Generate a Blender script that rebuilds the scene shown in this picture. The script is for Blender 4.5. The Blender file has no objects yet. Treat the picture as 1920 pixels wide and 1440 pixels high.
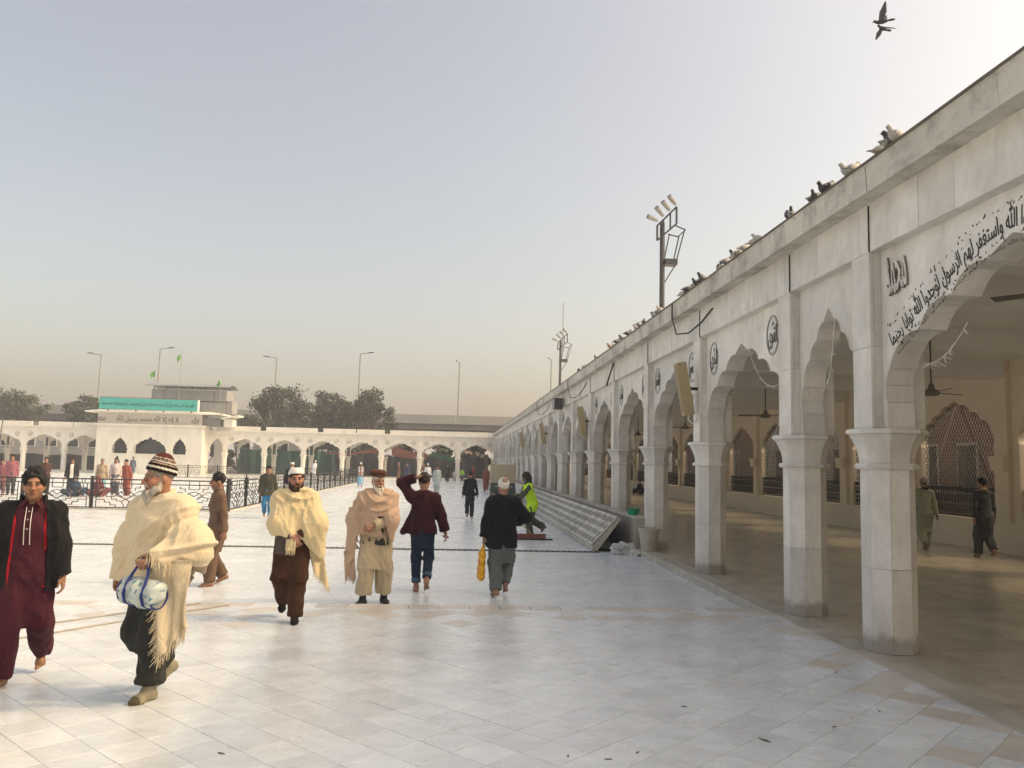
import bpy, bmesh, math, random
import numpy as np
from mathutils import Vector, Matrix
from mathutils.geometry import tessellate_polygon

random.seed(7)
RNG = np.random.RandomState(11)
SC = bpy.context.scene
COL = SC.collection
R = math.radians

# ------------------------------------------------------------------ camera
CAM_H = 1.72
def make_camera():
    f, roll, pitch, yaw = 1540.0, 0.023, R(5.469), R(3.869)
    fw = Vector((math.sin(yaw) * math.cos(pitch), math.cos(yaw) * math.cos(pitch), math.sin(pitch)))
    rt = Vector((math.cos(yaw), -math.sin(yaw), 0)); up = rt.cross(fw)
    c, s = math.cos(roll), math.sin(roll)
    x = rt * c + up * s; y = up * c - rt * s; z = -fw
    cam = bpy.data.cameras.new('camera'); o = bpy.data.objects.new('camera', cam)
    cam.sensor_fit = 'HORIZONTAL'; cam.sensor_width = 36.0; cam.lens = f / 1920 * 36
    cam.clip_start = 0.05; cam.clip_end = 3000
    o.matrix_world = Matrix(((x.x, y.x, z.x, 0), (x.y, y.y, z.y, 0), (x.z, y.z, z.z, CAM_H), (0, 0, 0, 1)))
    COL.objects.link(o); SC.camera = o
make_camera()

# ------------------------------------------------------------------ light
SUN_ELEV = R(40.3)
SUN_DIR = Vector((1.0, -0.085, 0)).normalized() * math.cos(SUN_ELEV) + Vector((0, 0, math.sin(SUN_ELEV)))   # towards the sun
def make_light():
    w = bpy.data.worlds.new('World'); SC.world = w; w.use_nodes = True
    nt = w.node_tree; bg = nt.nodes['Background']
    sky = nt.nodes.new('ShaderNodeTexSky'); sky.sky_type = 'NISHITA'; sky.sun_disc = False
    sky.sun_elevation = SUN_ELEV; sky.sun_rotation = math.atan2(SUN_DIR.x, SUN_DIR.y)
    sky.air_density = 1.0; sky.dust_density = 7.0; sky.ozone_density = 1.6; sky.altitude = 200
    # a milky winter haze layer evens the sky out
    mix = nt.nodes.new('ShaderNodeMix'); mix.data_type = 'RGBA'; mix.inputs['Factor'].default_value = 0.15
    mix.inputs['B'].default_value = (5.4, 3.3, 3.5, 1)
    gain = nt.nodes.new('ShaderNodeMix'); gain.data_type = 'RGBA'; gain.blend_type = 'MULTIPLY'; gain.inputs['Factor'].default_value = 1.0
    gain.inputs['B'].default_value = (2.16, 1.90, 1.40, 1)          # bright veil of haze scattering the sunlight
    nt.links.new(sky.outputs['Color'], gain.inputs['A']); nt.links.new(gain.outputs['Result'], mix.inputs['A']); nt.links.new(mix.outputs['Result'], bg.inputs['Color'])
    bg.inputs['Strength'].default_value = 0.145
    sun = bpy.data.lights.new('sun', 'SUN'); so = bpy.data.objects.new('sun', sun)
    sun.energy = 1.3; sun.angle = R(1.5); sun.color = (1.0, 0.72, 0.45)
    so.rotation_euler = SUN_DIR.to_track_quat('Z', 'Y').to_euler(); so.location = SUN_DIR * 60
    COL.objects.link(so)
    vs = SC.view_settings; vs.view_transform = 'Standard'; vs.look = 'None'; vs.gamma = 1; vs.exposure = 0.15
    vs.use_curve_mapping = False
    c = SC.cycles
    c.max_bounces = 8; c.diffuse_bounces = 5; c.glossy_bounces = 3; c.transmission_bounces = 2; c.volume_bounces = 1
    c.transparent_max_bounces = 6; c.caustics_reflective = False; c.caustics_refractive = False
    c.use_adaptive_sampling = True; c.adaptive_threshold = 0.02; c.volume_step_rate = 4.0
make_light()

# ------------------------------------------------------------------ materials
def _n(nt, t, **kw):
    n = nt.nodes.new(t)
    for k, v in kw.items(): setattr(n, k, v)
    return n
def _ramp(nt, src, a, b, ca=(0, 0, 0, 1), cb=(1, 1, 1, 1)):
    r = _n(nt, 'ShaderNodeValToRGB'); e = r.color_ramp.elements
    e[0].position = a; e[0].color = ca; e[1].position = b; e[1].color = cb
    nt.links.new(src, r.inputs[0]); return r.outputs[0]
def _mix(nt, fac, a, b, mode='MIX'):
    m = _n(nt, 'ShaderNodeMix', data_type='RGBA', blend_type=mode)
    for key, v in (('Factor', fac), ('A', a), ('B', b)):
        if isinstance(v, (int, float)): m.inputs[key].default_value = v if key == 'Factor' else (v, v, v, 1)
        elif isinstance(v, tuple): m.inputs[key].default_value = v if len(v) == 4 else v + (1,)
        else: nt.links.new(v, m.inputs[key])
    return m.outputs['Result']
def _noise(nt, vec, scale, detail=4, rough=.55, dist=0):
    t = _n(nt, 'ShaderNodeTexNoise'); t.inputs['Scale'].default_value = scale; t.inputs['Detail'].default_value = detail
    t.inputs['Roughness'].default_value = rough; t.inputs['Distortion'].default_value = dist
    nt.links.new(vec, t.inputs['Vector']); return t.outputs['Fac']
def _map(nt, vec, sc=(1, 1, 1), rot=(0, 0, 0)):
    m = _n(nt, 'ShaderNodeMapping'); m.inputs['Scale'].default_value = sc; m.inputs['Rotation'].default_value = rot
    nt.links.new(vec, m.inputs['Vector']); return m.outputs[0]
def _new(name):
    m = bpy.data.materials.new(name); m.use_nodes = True; nt = m.node_tree
    return m, nt, nt.nodes['Principled BSDF']
def c3(c): return (c[0], c[1], c[2], 1)
def sc3(c, k): return (c[0] * k, c[1] * k, c[2] * k, 1)

def plain(name, col, rough=.6, metal=0, var=.12, scale=6, bump=0, spec=.5):
    m, nt, b = _new(name)
    g = _n(nt, 'ShaderNodeTexCoord'); 
    f = _noise(nt, g.outputs['Object'], scale, 5)
    nt.links.new(_mix(nt, f, sc3(col, 1 - var), sc3(col, 1 + var)), b.inputs['Base Color'])
    b.inputs['Roughness'].default_value = rough; b.inputs['Metallic'].default_value = metal
    b.inputs['Specular IOR Level'].default_value = spec
    if bump:
        bp = _n(nt, 'ShaderNodeBump'); bp.inputs['Strength'].default_value = bump; bp.inputs['Distance'].default_value = .01
        nt.links.new(_noise(nt, g.outputs['Object'], scale * 8, 3), bp.inputs['Height']); nt.links.new(bp.outputs[0], b.inputs['Normal'])
    return m

def marble(name, col, rough=.4, var=.10, vein=.16, world=True, scale=1.0, stretch=(1, 1, 1), stain=None, stain_amt=.0, seams=None, spec=.5, foot=0.0, rvar=.1, vertical=False):
    """white marble cladding: slab to slab tone, cloudy veins, stains, rain streaks; optional seams (brick size)"""
    m, nt, b = _new(name); L = nt.links.new
    tc = _n(nt, 'ShaderNodeTexCoord'); geo = _n(nt, 'ShaderNodeNewGeometry'); oi = _n(nt, 'ShaderNodeObjectInfo')
    vec = geo.outputs['Position'] if world else tc.outputs['Object']
    add = _n(nt, 'ShaderNodeVectorMath', operation='ADD'); L(vec, add.inputs[0])
    cmb = _n(nt, 'ShaderNodeVectorMath', operation='SCALE'); cmb.inputs['Scale'].default_value = 17.0
    L(oi.outputs['Random'], cmb.inputs[0]); L(cmb.outputs[0], add.inputs[1])
    v = _map(nt, add.outputs[0], tuple(scale * s for s in stretch))
    cloud = _noise(nt, v, 1.6, 7, .6, .6)
    col1 = _mix(nt, _ramp(nt, cloud, .3, .75), sc3(col, 1.03), sc3(col, 1 - vein))
    veins = _noise(nt, v, 3.2, 9, .65, 2.2)
    vm = _ramp(nt, veins, .46, .5, (0, 0, 0, 1), (1, 1, 1, 1)); vm2 = _ramp(nt, veins, .5, .54, (1, 1, 1, 1), (0, 0, 0, 1))
    vv = _mix(nt, 1.0, vm, vm2, 'MULTIPLY')
    sepa = _n(nt, 'ShaderNodeMath', operation='MULTIPLY'); L(vv, sepa.inputs[0]); sepa.inputs[1].default_value = vein * 1.3
    col2 = _mix(nt, sepa.outputs[0], col1, sc3(col, .72))
    # tone per slab
    mr = _n(nt, 'ShaderNodeMapRange'); mr.inputs['To Min'].default_value = 1 - var; mr.inputs['To Max'].default_value = 1 + var * .35
    L(oi.outputs['Random'], mr.inputs['Value'])
    cc = _n(nt, 'ShaderNodeCombineColor'); [L(mr.outputs[0], cc.inputs[i]) for i in range(3)]
    col3 = _mix(nt, 1.0, col2, cc.outputs[0], 'MULTIPLY')
    if stain:
        sn = _noise(nt, _map(nt, vec, (1.1, 1.1, .35) if vertical else (1.3, 1.3, 1.3)), 1.7, 8, .68, .4)
        sm = _n(nt, 'ShaderNodeMath', operation='MULTIPLY'); L(_ramp(nt, sn, .47, .72), sm.inputs[0]); sm.inputs[1].default_value = stain_amt
        col3 = _mix(nt, sm.outputs[0], col3, c3(stain))
    if seams:
        bt = _n(nt, 'ShaderNodeTexBrick'); bt.offset = 0.5 if seams[2] else 0.0
        bt.inputs['Scale'].default_value = 1.0; bt.inputs['Brick Width'].default_value = seams[0]; bt.inputs['Row Height'].default_value = seams[1]
        bt.inputs['Mortar Size'].default_value = .004; bt.inputs['Mortar Smooth'].default_value = .3; bt.inputs['Bias'].default_value = 0
        bt.inputs['Color1'].default_value = (1, 1, 1, 1); bt.inputs['Color2'].default_value = (.93, .935, .94, 1); bt.inputs['Mortar'].default_value = (.68, .66, .63, 1)
        L(geo.outputs['Position'], bt.inputs['Vector'])
        col3 = _mix(nt, 1.0, col3, bt.outputs['Color'], 'MULTIPLY')
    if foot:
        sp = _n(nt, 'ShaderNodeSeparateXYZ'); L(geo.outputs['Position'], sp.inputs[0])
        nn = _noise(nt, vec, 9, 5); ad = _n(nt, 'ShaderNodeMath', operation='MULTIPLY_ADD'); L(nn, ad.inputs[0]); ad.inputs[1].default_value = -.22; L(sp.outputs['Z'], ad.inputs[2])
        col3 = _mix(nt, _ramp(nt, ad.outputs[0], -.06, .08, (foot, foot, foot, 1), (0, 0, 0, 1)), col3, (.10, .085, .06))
    L(col3, b.inputs['Base Color'])
    rn = _n(nt, 'ShaderNodeMapRange'); rn.inputs['To Min'].default_value = max(.03, rough - rvar); rn.inputs['To Max'].default_value = rough + rvar
    L(_noise(nt, vec, 2.3, 5), rn.inputs['Value']); L(rn.outputs[0], b.inputs['Roughness'])
    b.inputs['Specular IOR Level'].default_value = spec
    bp = _n(nt, 'ShaderNodeBump'); bp.inputs['Strength'].default_value = .12; bp.inputs['Distance'].default_value = .004
    L(_noise(nt, vec, 14, 4), bp.inputs['Height']); L(bp.outputs[0], b.inputs['Normal'])
    return m

def cloth(name, col, rough=.92, var=.16, weave=420, fuzz=.3):
    m, nt, b = _new(name); L = nt.links.new
    tc = _n(nt, 'ShaderNodeTexCoord'); v = tc.outputs['Object']
    n1 = _noise(nt, v, 5, 6, .6); n2 = _noise(nt, _map(nt, v, (1, 1, .3)), 60, 3)
    c = _mix(nt, n1, sc3(col, 1 - var), sc3(col, 1 + var))
    c = _mix(nt, .25, c, _mix(nt, n2, sc3(col, .6), sc3(col, 1.4)))
    L(c, b.inputs['Base Color']); b.inputs['Roughness'].default_value = rough; b.inputs['Specular IOR Level'].default_value = .15
    b.inputs['Sheen Weight'].default_value = fuzz; b.inputs['Sheen Roughness'].default_value = .6
    b.inputs['Sheen Tint'].default_value = (min(1, col[0] * 1.5 + .1), min(1, col[1] * 1.5 + .1), min(1, col[2] * 1.5 + .1), 1)
    bp = _n(nt, 'ShaderNodeBump'); bp.inputs['Strength'].default_value = .35; bp.inputs['Distance'].default_value = .004
    L(_noise(nt, v, 55, 6, .7), bp.inputs['Height'])
    # fine creases: ridged noise
    rn = _noise(nt, _map(nt, v, (1, 1, .55), (.3, .5, .2)), 9, 5, .6, 1.4); sb = _n(nt, 'ShaderNodeMath', operation='SUBTRACT'); L(rn, sb.inputs[0]); sb.inputs[1].default_value = .5
    ab = _n(nt, 'ShaderNodeMath', operation='ABSOLUTE'); L(sb.outputs[0], ab.inputs[0]); b2 = _n(nt, 'ShaderNodeBump'); b2.inputs['Strength'].default_value = .75; b2.inputs['Distance'].default_value = .035; b2.invert = True
    L(ab.outputs[0], b2.inputs['Height']); L(bp.outputs[0], b2.inputs['Normal']); L(b2.outputs[0], b.inputs['Normal'])
    return m

def vcol(name, rough=.55, spec=.4, sss=0.0, bump=.1):
    m, nt, b = _new(name); L = nt.links.new
    a = _n(nt, 'ShaderNodeVertexColor'); a.layer_name = 'Col'
    tc = _n(nt, 'ShaderNodeTexCoord')
    n1 = _noise(nt, tc.outputs['Object'], 26, 5)
    L(_mix(nt, 1.0, a.outputs[0], _ramp(nt, n1, .25, .8, (.84, .82, .8, 1), (1.08, 1.08, 1.08, 1)), 'MULTIPLY'), b.inputs['Base Color'])
    b.inputs['Roughness'].default_value = rough; b.inputs['Specular IOR Level'].default_value = spec
    if sss:
        b.inputs['Subsurface Weight'].default_value = sss; b.inputs['Subsurface Radius'].default_value = (.9, .35, .2); b.inputs['Subsurface Scale'].default_value = .008
    bp = _n(nt, 'ShaderNodeBump'); bp.inputs['Strength'].default_value = bump; bp.inputs['Distance'].default_value = .003
    L(_noise(nt, tc.outputs['Object'], 90, 4), bp.inputs['Height']); L(bp.outputs[0], b.inputs['Normal'])
    return m

# ------------------------------------------------------------------ scene helpers
def tag(o, label=None, cat=None, group=None, kind=None):
    if label: o['label'] = label
    if cat: o['category'] = cat
    if group: o['group'] = group
    if kind: o['kind'] = kind
    return o
def thing(name, label, cat, loc=(0, 0, 0), rz=0, group=None):
    o = bpy.data.objects.new(name, None); COL.objects.link(o); o.empty_display_size = .2
    o.location = loc; o.rotation_euler = (0, 0, rz); return tag(o, label, cat, group)
def link(name, me, parent=None, loc=(0, 0, 0), rz=0, mat=None):
    o = bpy.data.objects.new(name, me); COL.objects.link(o); o.parent = parent; o.location = loc; o.rotation_euler = (0, 0, rz)
    if mat is not None and not me.materials: me.materials.append(mat)
    return o
class MB:
    """collects shapes into one mesh"""
    def __init__(s): s.v = []; s.f = []
    def add(s, vs, fs):
        k = len(s.v); s.v += [tuple(p) for p in vs]; s.f += [tuple(k + i for i in f) for f in fs]; return s
    def box(s, x0, x1, y0, y1, z0, z1):
        return s.add([(x0, y0, z0), (x1, y0, z0), (x1, y1, z0), (x0, y1, z0), (x0, y0, z1), (x1, y0, z1), (x1, y1, z1), (x0, y1, z1)],
                     [(0, 3, 2, 1), (4, 5, 6, 7), (0, 1, 5, 4), (1, 2, 6, 5), (2, 3, 7, 6), (3, 0, 4, 7)])
    def bbox(s, x0, x1, y0, y1, z0, z1, c=.004):
        """box with chamfered top/bottom/side edges in the vertical faces (cheap: chamfer all 4 vertical edges)"""
        pts = [(x0 + c, y0), (x1 - c, y0), (x1, y0 + c), (x1, y1 - c), (x1 - c, y1), (x0 + c, y1), (x0, y1 - c), (x0, y0 + c)]
        return s.loft([[(p[0], p[1], z0) for p in pts], [(p[0], p[1], z1) for p in pts]])
    def loft(s, rings, close=True, cap=True):
        n = len(rings[0]); vs = [p for r in rings for p in r]; fs = []
        for i in range(len(rings) - 1):
            for j in range(n if close else n - 1):
                a = i * n + j; b = i * n + (j + 1) % n
                fs.append((a, b, b + n, a + n))
        if cap and close:
            fs.append(tuple(range(n - 1, -1, -1))); fs.append(tuple((len(rings) - 1) * n + j for j in range(n)))
        return s.add(vs, fs)
    def prism(s, poly, y0, y1):
        """polygon in (x,z) extruded along y"""
        n = len(poly); vs = [(p[0], y0, p[1]) for p in poly] + [(p[0], y1, p[1]) for p in poly]
        tri = tessellate_polygon([[Vector((p[0], p[1], 0)) for p in poly]])
        ar = sum(poly[i][0] * poly[(i + 1) % n][1] - poly[(i + 1) % n][0] * poly[i][1] for i in range(n))
        fs = []
        for t in tri:
            a, b, c = t
            A = (poly[b][0] - poly[a][0]) * (poly[c][1] - poly[a][1]) - (poly[c][0] - poly[a][0]) * (poly[b][1] - poly[a][1])
            if A < 0: a, c = c, a
            fs.append((a, b, c)); fs.append((c + n, b + n, a + n))
        for i in range(n):
            j = (i + 1) % n
            fs.append((i, i + n, j + n, j) if ar > 0 else (j, j + n, i + n, i))
        return s.add(vs, fs)
    def tube(s, path, r, n=6, cap=True):
        path = [Vector(p) for p in path]; rings = []
        for i, p in enumerate(path):
            d = (path[min(i + 1, len(path) - 1)] - path[max(i - 1, 0)])
            d = d.normalized() if d.length > 1e-9 else Vector((0, 0, 1))
            a = Vector((0, 0, 1)) if abs(d.z) < .9 else Vector((1, 0, 0))
            u = d.cross(a).normalized(); w = d.cross(u)
            rr = r[i] if isinstance(r, (list, tuple)) else r
            rings.append([tuple(p + u * (rr * math.cos(t)) + w * (rr * math.sin(t))) for t in [2 * math.pi * k / n for k in range(n)]])
        return s.loft(rings, True, cap)
    def bar(s, a, b, w, h=None):
        """square bar between two points"""
        a = Vector(a); b = Vector(b); d = (b - a).normalized(); h = h or w
        u = d.cross(Vector((0, 0, 1)) if abs(d.z) < .9 else Vector((0, 1, 0))).normalized(); v = d.cross(u)
        q = [(-1, -1), (1, -1), (1, 1), (-1, 1)]
        return s.loft([[tuple(p + u * (i * w / 2) + v * (j * h / 2)) for i, j in q] for p in (a, b)])
    def lathe(s, prof, n=16, o=(0, 0, 0)):
        return s.loft([[(o[0] + r * math.cos(2 * math.pi * k / n), o[1] + r * math.sin(2 * math.pi * k / n), o[2] + z) for k in range(n)] for r, z in prof])
    def mesh(s, name, mat=None, smooth=False):
        me = bpy.data.meshes.new(name); me.from_pydata(s.v, [], s.f); me.validate()
        bm = bmesh.new(); bm.from_mesh(me); bmesh.ops.recalc_face_normals(bm, faces=bm.faces); bm.to_mesh(me); bm.free()
        if mat: me.materials.append(mat)
        if smooth: me.polygons.foreach_set('use_smooth', [True] * len(me.polygons))
        me.update(); return me
    def build(s, name, mat, parent=None, loc=(0, 0, 0), rz=0, smooth=False):
        return link(name, s.mesh(name, mat, smooth), parent, loc, rz)

# Arabic lettering: presentation forms laid out right to left for the built-in font
_J = {}
for ch, base, n in (('ا', 0xFE8D, 2), ('ب', 0xFE8F, 4), ('ة', 0xFE93, 2), ('ت', 0xFE95, 4), ('ث', 0xFE99, 4), ('ج', 0xFE9D, 4), ('ح', 0xFEA1, 4), ('خ', 0xFEA5, 4),
                    ('د', 0xFEA9, 2), ('ذ', 0xFEAB, 2), ('ر', 0xFEAD, 2), ('ز', 0xFEAF, 2), ('س', 0xFEB1, 4), ('ش', 0xFEB5, 4), ('ص', 0xFEB9, 4), ('ض', 0xFEBD, 4),
                    ('ط', 0xFEC1, 4), ('ظ', 0xFEC5, 4), ('ع', 0xFEC9, 4), ('غ', 0xFECD, 4), ('ف', 0xFED1, 4), ('ق', 0xFED5, 4), ('ك', 0xFED9, 4), ('ل', 0xFEDD, 4),
                    ('م', 0xFEE1, 4), ('ن', 0xFEE5, 4), ('ه', 0xFEE9, 4), ('و', 0xFEED, 2), ('ى', 0xFEEF, 2), ('ي', 0xFEF1, 4), ('أ', 0xFE83, 2), ('إ', 0xFE87, 2), ('آ', 0xFE81, 2)):
    _J[ch] = (base, n)
def shape_arabic(t):
    out = []
    for word in t.split(' '):
        if word == 'الله': out.append('\uFDF2'); continue
        w = []; i = 0; prev = False
        while i < len(word):
            ch = word[i]
            if ch == 'ل' and i + 1 < len(word) and word[i + 1] in 'اإأ':
                w.append(chr({'ا': 0xFEFB, 'إ': 0xFEF9, 'أ': 0xFEF7}[word[i + 1]] + (1 if prev else 0))); prev = False; i += 2; continue
            if ch not in _J: w.append(ch); prev = False; i += 1; continue
            b, n = _J[ch]; nxt = i + 1 < len(word) and word[i + 1] in _J
            if n == 4: k = (3 if prev else 2) if nxt else (1 if prev else 0)
            else: k = 1 if prev else 0
            w.append(chr(b + k)); prev = n == 4; i += 1
        out.append(''.join(reversed(w)))
    return ' '.join(reversed(out))
def text_shape(t, width=None, height=None, extr=0.0, bold=0.0):
    """lettering as (verts Nx3 in x,z with y = depth, faces); centred on 0,0"""
    c = bpy.data.curves.new('lettering', 'FONT'); c.body = shape_arabic(t); c.extrude = extr; c.resolution_u = 3
    c.offset = bold; c.space_character = 1.0
    o = bpy.data.objects.new('lettering', c); COL.objects.link(o)
    dg = bpy.context.evaluated_depsgraph_get(); ev = o.evaluated_get(dg); me = ev.to_mesh()
    n = len(me.vertices); v = np.empty(n * 3, np.float32); me.vertices.foreach_get('co', v); v = v.reshape(-1, 3).astype(float)
    f = [tuple(p.vertices) for p in me.polygons]; ev.to_mesh_clear(); bpy.data.objects.remove(o); bpy.data.curves.remove(c)
    if n == 0: return np.zeros((0, 3)), []
    lo = v.min(0); hi = v.max(0); v[:, 0] -= (lo[0] + hi[0]) / 2; v[:, 1] -= (lo[1] + hi[1]) / 2
    sx = width / (hi[0] - lo[0]) if width else None; sy = height / (hi[1] - lo[1]) if height else None
    sx = sx or sy; sy = sy or sx
    out = np.stack([v[:, 0] * sx, -v[:, 2], v[:, 1] * sy], 1)
    return out, f
# ================================================================== materials of the place
M = {}
WHITE = (.80, .79, .755)
M['marble'] = marble('white_marble', WHITE, .42, .15, .26, stain=(.36, .32, .25), stain_amt=.45, vertical=True, scale=1.5)
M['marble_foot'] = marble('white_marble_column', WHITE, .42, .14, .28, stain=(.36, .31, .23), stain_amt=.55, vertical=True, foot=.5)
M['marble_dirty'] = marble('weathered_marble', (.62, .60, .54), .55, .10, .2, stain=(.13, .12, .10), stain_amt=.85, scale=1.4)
M['marble_far'] = marble('far_marble', (.78, .74, .66), .5, .06, .10, stain=(.48, .42, .33), stain_amt=.35, vertical=True)
M['tile'] = marble('floor_tile_marble', (.79, .845, .87), .27, .10, .2, stain=(.47, .45, .41), stain_amt=.22, rvar=.09, stretch=(1, 2.2, 1), scale=1.5)
M['tile_tan'] = marble('stained_floor_tile', (.68, .655, .60), .34, .14, .2, stain=(.42, .37, .29), stain_amt=.45, rvar=.09, scale=1.4)
M['yard'] = marble('yard_marble', (.77, .825, .85), .28, .0, .17, stain=(.47, .49, .50), stain_amt=.3, rvar=.1, stretch=(.22, 1.1, 1), seams=(.6, .3, True))
M['yard_far'] = M['yard']
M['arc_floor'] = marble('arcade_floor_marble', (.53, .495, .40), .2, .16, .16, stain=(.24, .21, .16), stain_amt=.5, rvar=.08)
M['grout'] = plain('dark_grout', (.26, .24, .21), .9, var=.3, scale=30)
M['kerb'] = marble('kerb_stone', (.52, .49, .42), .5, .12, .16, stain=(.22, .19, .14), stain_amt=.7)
M['plaster'] = plain('interior_plaster', (.74, .66, .54), .8, var=.08, scale=2)
M['ceil'] = plain('ceiling_paint', (.80, .80, .78), .9, var=.06, scale=1.2)
M['iron'] = plain('black_painted_iron', (.018, .017, .016), .45, var=.3, scale=40)
M['ink'] = plain('black_inlay', (.035, .033, .03), .5, var=.2)
M['ink_soft'] = plain('worn_inlay', (.16, .145, .12), .6, var=.3)
M['concrete'] = plain('flyover_concrete', (.36, .35, .33), .9, var=.16, scale=.6)
M['concrete_dark'] = plain('dark_concrete', (.17, .16, .15), .9, var=.2, scale=1)
M['steel'] = plain('galvanised_steel', (.33, .34, .34), .5, .4, var=.15, scale=9)
M['dark_steel'] = plain('dark_steel', (.07, .07, .072), .5, .5, var=.2, scale=9)
M['tan_paint'] = plain('tan_speaker_paint', (.42, .34, .20), .55, var=.14, scale=8)
M['black'] = plain('black_void', (.006, .006, .006), .9, var=0)
M['teal'] = plain('teal_sign_paint', (.055, .42, .36), .5, var=.12, scale=1.5)
M['teal_dark'] = plain('dark_teal_lettering', (.012, .13, .12), .5, var=.1)
M['sign_white'] = plain('sign_trim', (.72, .72, .69), .5, var=.06)
M['grey_panel'] = plain('grey_sheet_panel', (.27, .27, .26), .6, .1, var=.2, scale=1.5)
M['bark'] = plain('tree_bark', (.10, .08, .06), .95, var=.35, scale=4, bump=.5)
M['dark_edge'] = plain('blackened_coping', (.12, .105, .085), .95, var=.45, scale=3, bump=.5)
M['green_cloth'] = plain('green_tarpaulin', (.012, .075, .055), .8, var=.25, scale=1.2)
M['black_cloth'] = plain('black_shade_net', (.020, .019, .020), .9, var=.4, scale=2)
M['pink_cloth'] = plain('faded_red_canopy', (.50, .17, .13), .85, var=.2, scale=1.5)
M['brick_house'] = plain('brown_brick', (.17, .115, .085), .9, var=.3, scale=3)
M['render_house'] = plain('grey_render', (.34, .33, .31), .9, var=.15, scale=1)
M['pink_house'] = plain('pink_render', (.56, .36, .27), .9, var=.12, scale=1)
M['glass_dark'] = plain('dark_window_pane', (.02, .022, .025), .15, var=.2)
M['white_paint'] = plain('white_paint', (.75, .74, .71), .5, var=.06)
def leaf_mat(name, col):
    m, nt, b = _new(name); L = nt.links.new
    g = _n(nt, 'ShaderNodeNewGeometry'); 
    r = _n(nt, 'ShaderNodeValToRGB'); e = r.color_ramp.elements
    e[0].color = sc3(col, .55); e[1].color = sc3(col, 1.5); L(g.outputs['Random Per Island'], r.inputs[0])
    n1 = _noise(nt, g.outputs['Position'], .55, 4)
    L(_mix(nt, 1.0, r.outputs[0], _ramp(nt, n1, .3, .7, (.62, .64, .6, 1), (1.25, 1.2, 1.1, 1)), 'MULTIPLY'), b.inputs['Base Color'])
    b.inputs['Roughness'].default_value = .65; b.inputs['Specular IOR Level'].default_value = .25
    return m
M['leaf'] = leaf_mat('tree_leaves', (.052, .064, .032))
M['leaf2'] = leaf_mat('olive_leaves', (.068, .078, .040))

# ================================================================== ground and floors
NEAR_Y = 10.14; KERB_X = 3.84; LOW = -.12; COLX = 4.26
g = MB(); g.add([(-1200, -1200, -.30), (1200, -1200, -.30), (1200, 1200, -.30), (-1200, 1200, -.30)], [(0, 1, 2, 3)])
tag(g.build('ground', plain('city_ground', (.16, .15, .13), .95, var=.2, scale=.2)), kind='structure')

# lower courtyard, with an open light well beside the sloping slabs
PIT = (3.12, KERB_X, 17.55, 19.6)
g = MB()
for x0, x1, y0, y1 in ((-60, PIT[0], NEAR_Y - .02, 84), (PIT[0], KERB_X + .02, NEAR_Y - .02, PIT[2]), (PIT[0], KERB_X + .02, PIT[3], 84)):
    g.box(x0, x1, y0, y1, -.26, LOW)
tag(g.build('courtyard_floor', M['yard']), kind='structure')
g = MB(); g.box(PIT[0] - .02, KERB_X + .02, PIT[2] - .02, PIT[3] + .02, -.29, -.27)
tag(g.build('light_well_dark', M['black']), kind='structure')  # flat black sheet stands for the darkness down in the well

# raised near floor: bed, joints recessed between single 45 degree tiles
bed = MB(); bed.box(-60, KERB_X, -12, NEAR_Y - .30, -.26, -.004)
nf = tag(bed.build('near_floor', M['grout']), kind='structure')
TS = .291
def clip_poly(poly, ax, val, keep_less):
    out = []
    for i in range(len(poly)):
        a, b = poly[i], poly[(i + 1) % len(poly)]
        ia = (a[ax] <= val) == keep_less; ib = (b[ax] <= val) == keep_less
        if ia: out.append(a)
        if ia != ib:
            t = (val - a[ax]) / (b[ax] - a[ax]); out.append((a[0] + t * (b[0] - a[0]), a[1] + t * (b[1] - a[1])))
    return out
def tile_mesh(poly, z0, z1):
    m = MB(); m.loft([[(p[0], p[1], z0) for p in poly], [(p[0], p[1], z1) for p in poly]]); return m
s2 = math.sqrt(.5); cells = []
XR, YR = KERB_X - .012, NEAR_Y - .31
rot_a = R(-1.0); ca, sa = math.cos(R(45) + rot_a), math.sin(R(45) + rot_a)
for i in range(-60, 60):
    for j in range(-60, 60):
        u, v = (i + .36) * TS, (j + .12) * TS
        cx, cy = u * ca - v * sa, u * sa + v * ca + 6
        if not (-14 < cx < XR + .3 and 2.5 < cy < YR + .3): continue
        cells.append((cx, cy))
def vis(c):
    d = c[1] * .998 + c[0] * .067
    if d < 3.4: return False
    px = (c[0] * .998 - c[1] * .067) / d
    return abs(px) < .66
cells.sort(key=lambda c: (not vis(c), c[0] ** 2 * .3 + c[1] ** 2))
full = None; rest = MB(); rest_tan = MB(); nt_ = 0
hq = TS / 2 - .0017
tile_me = None
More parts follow.
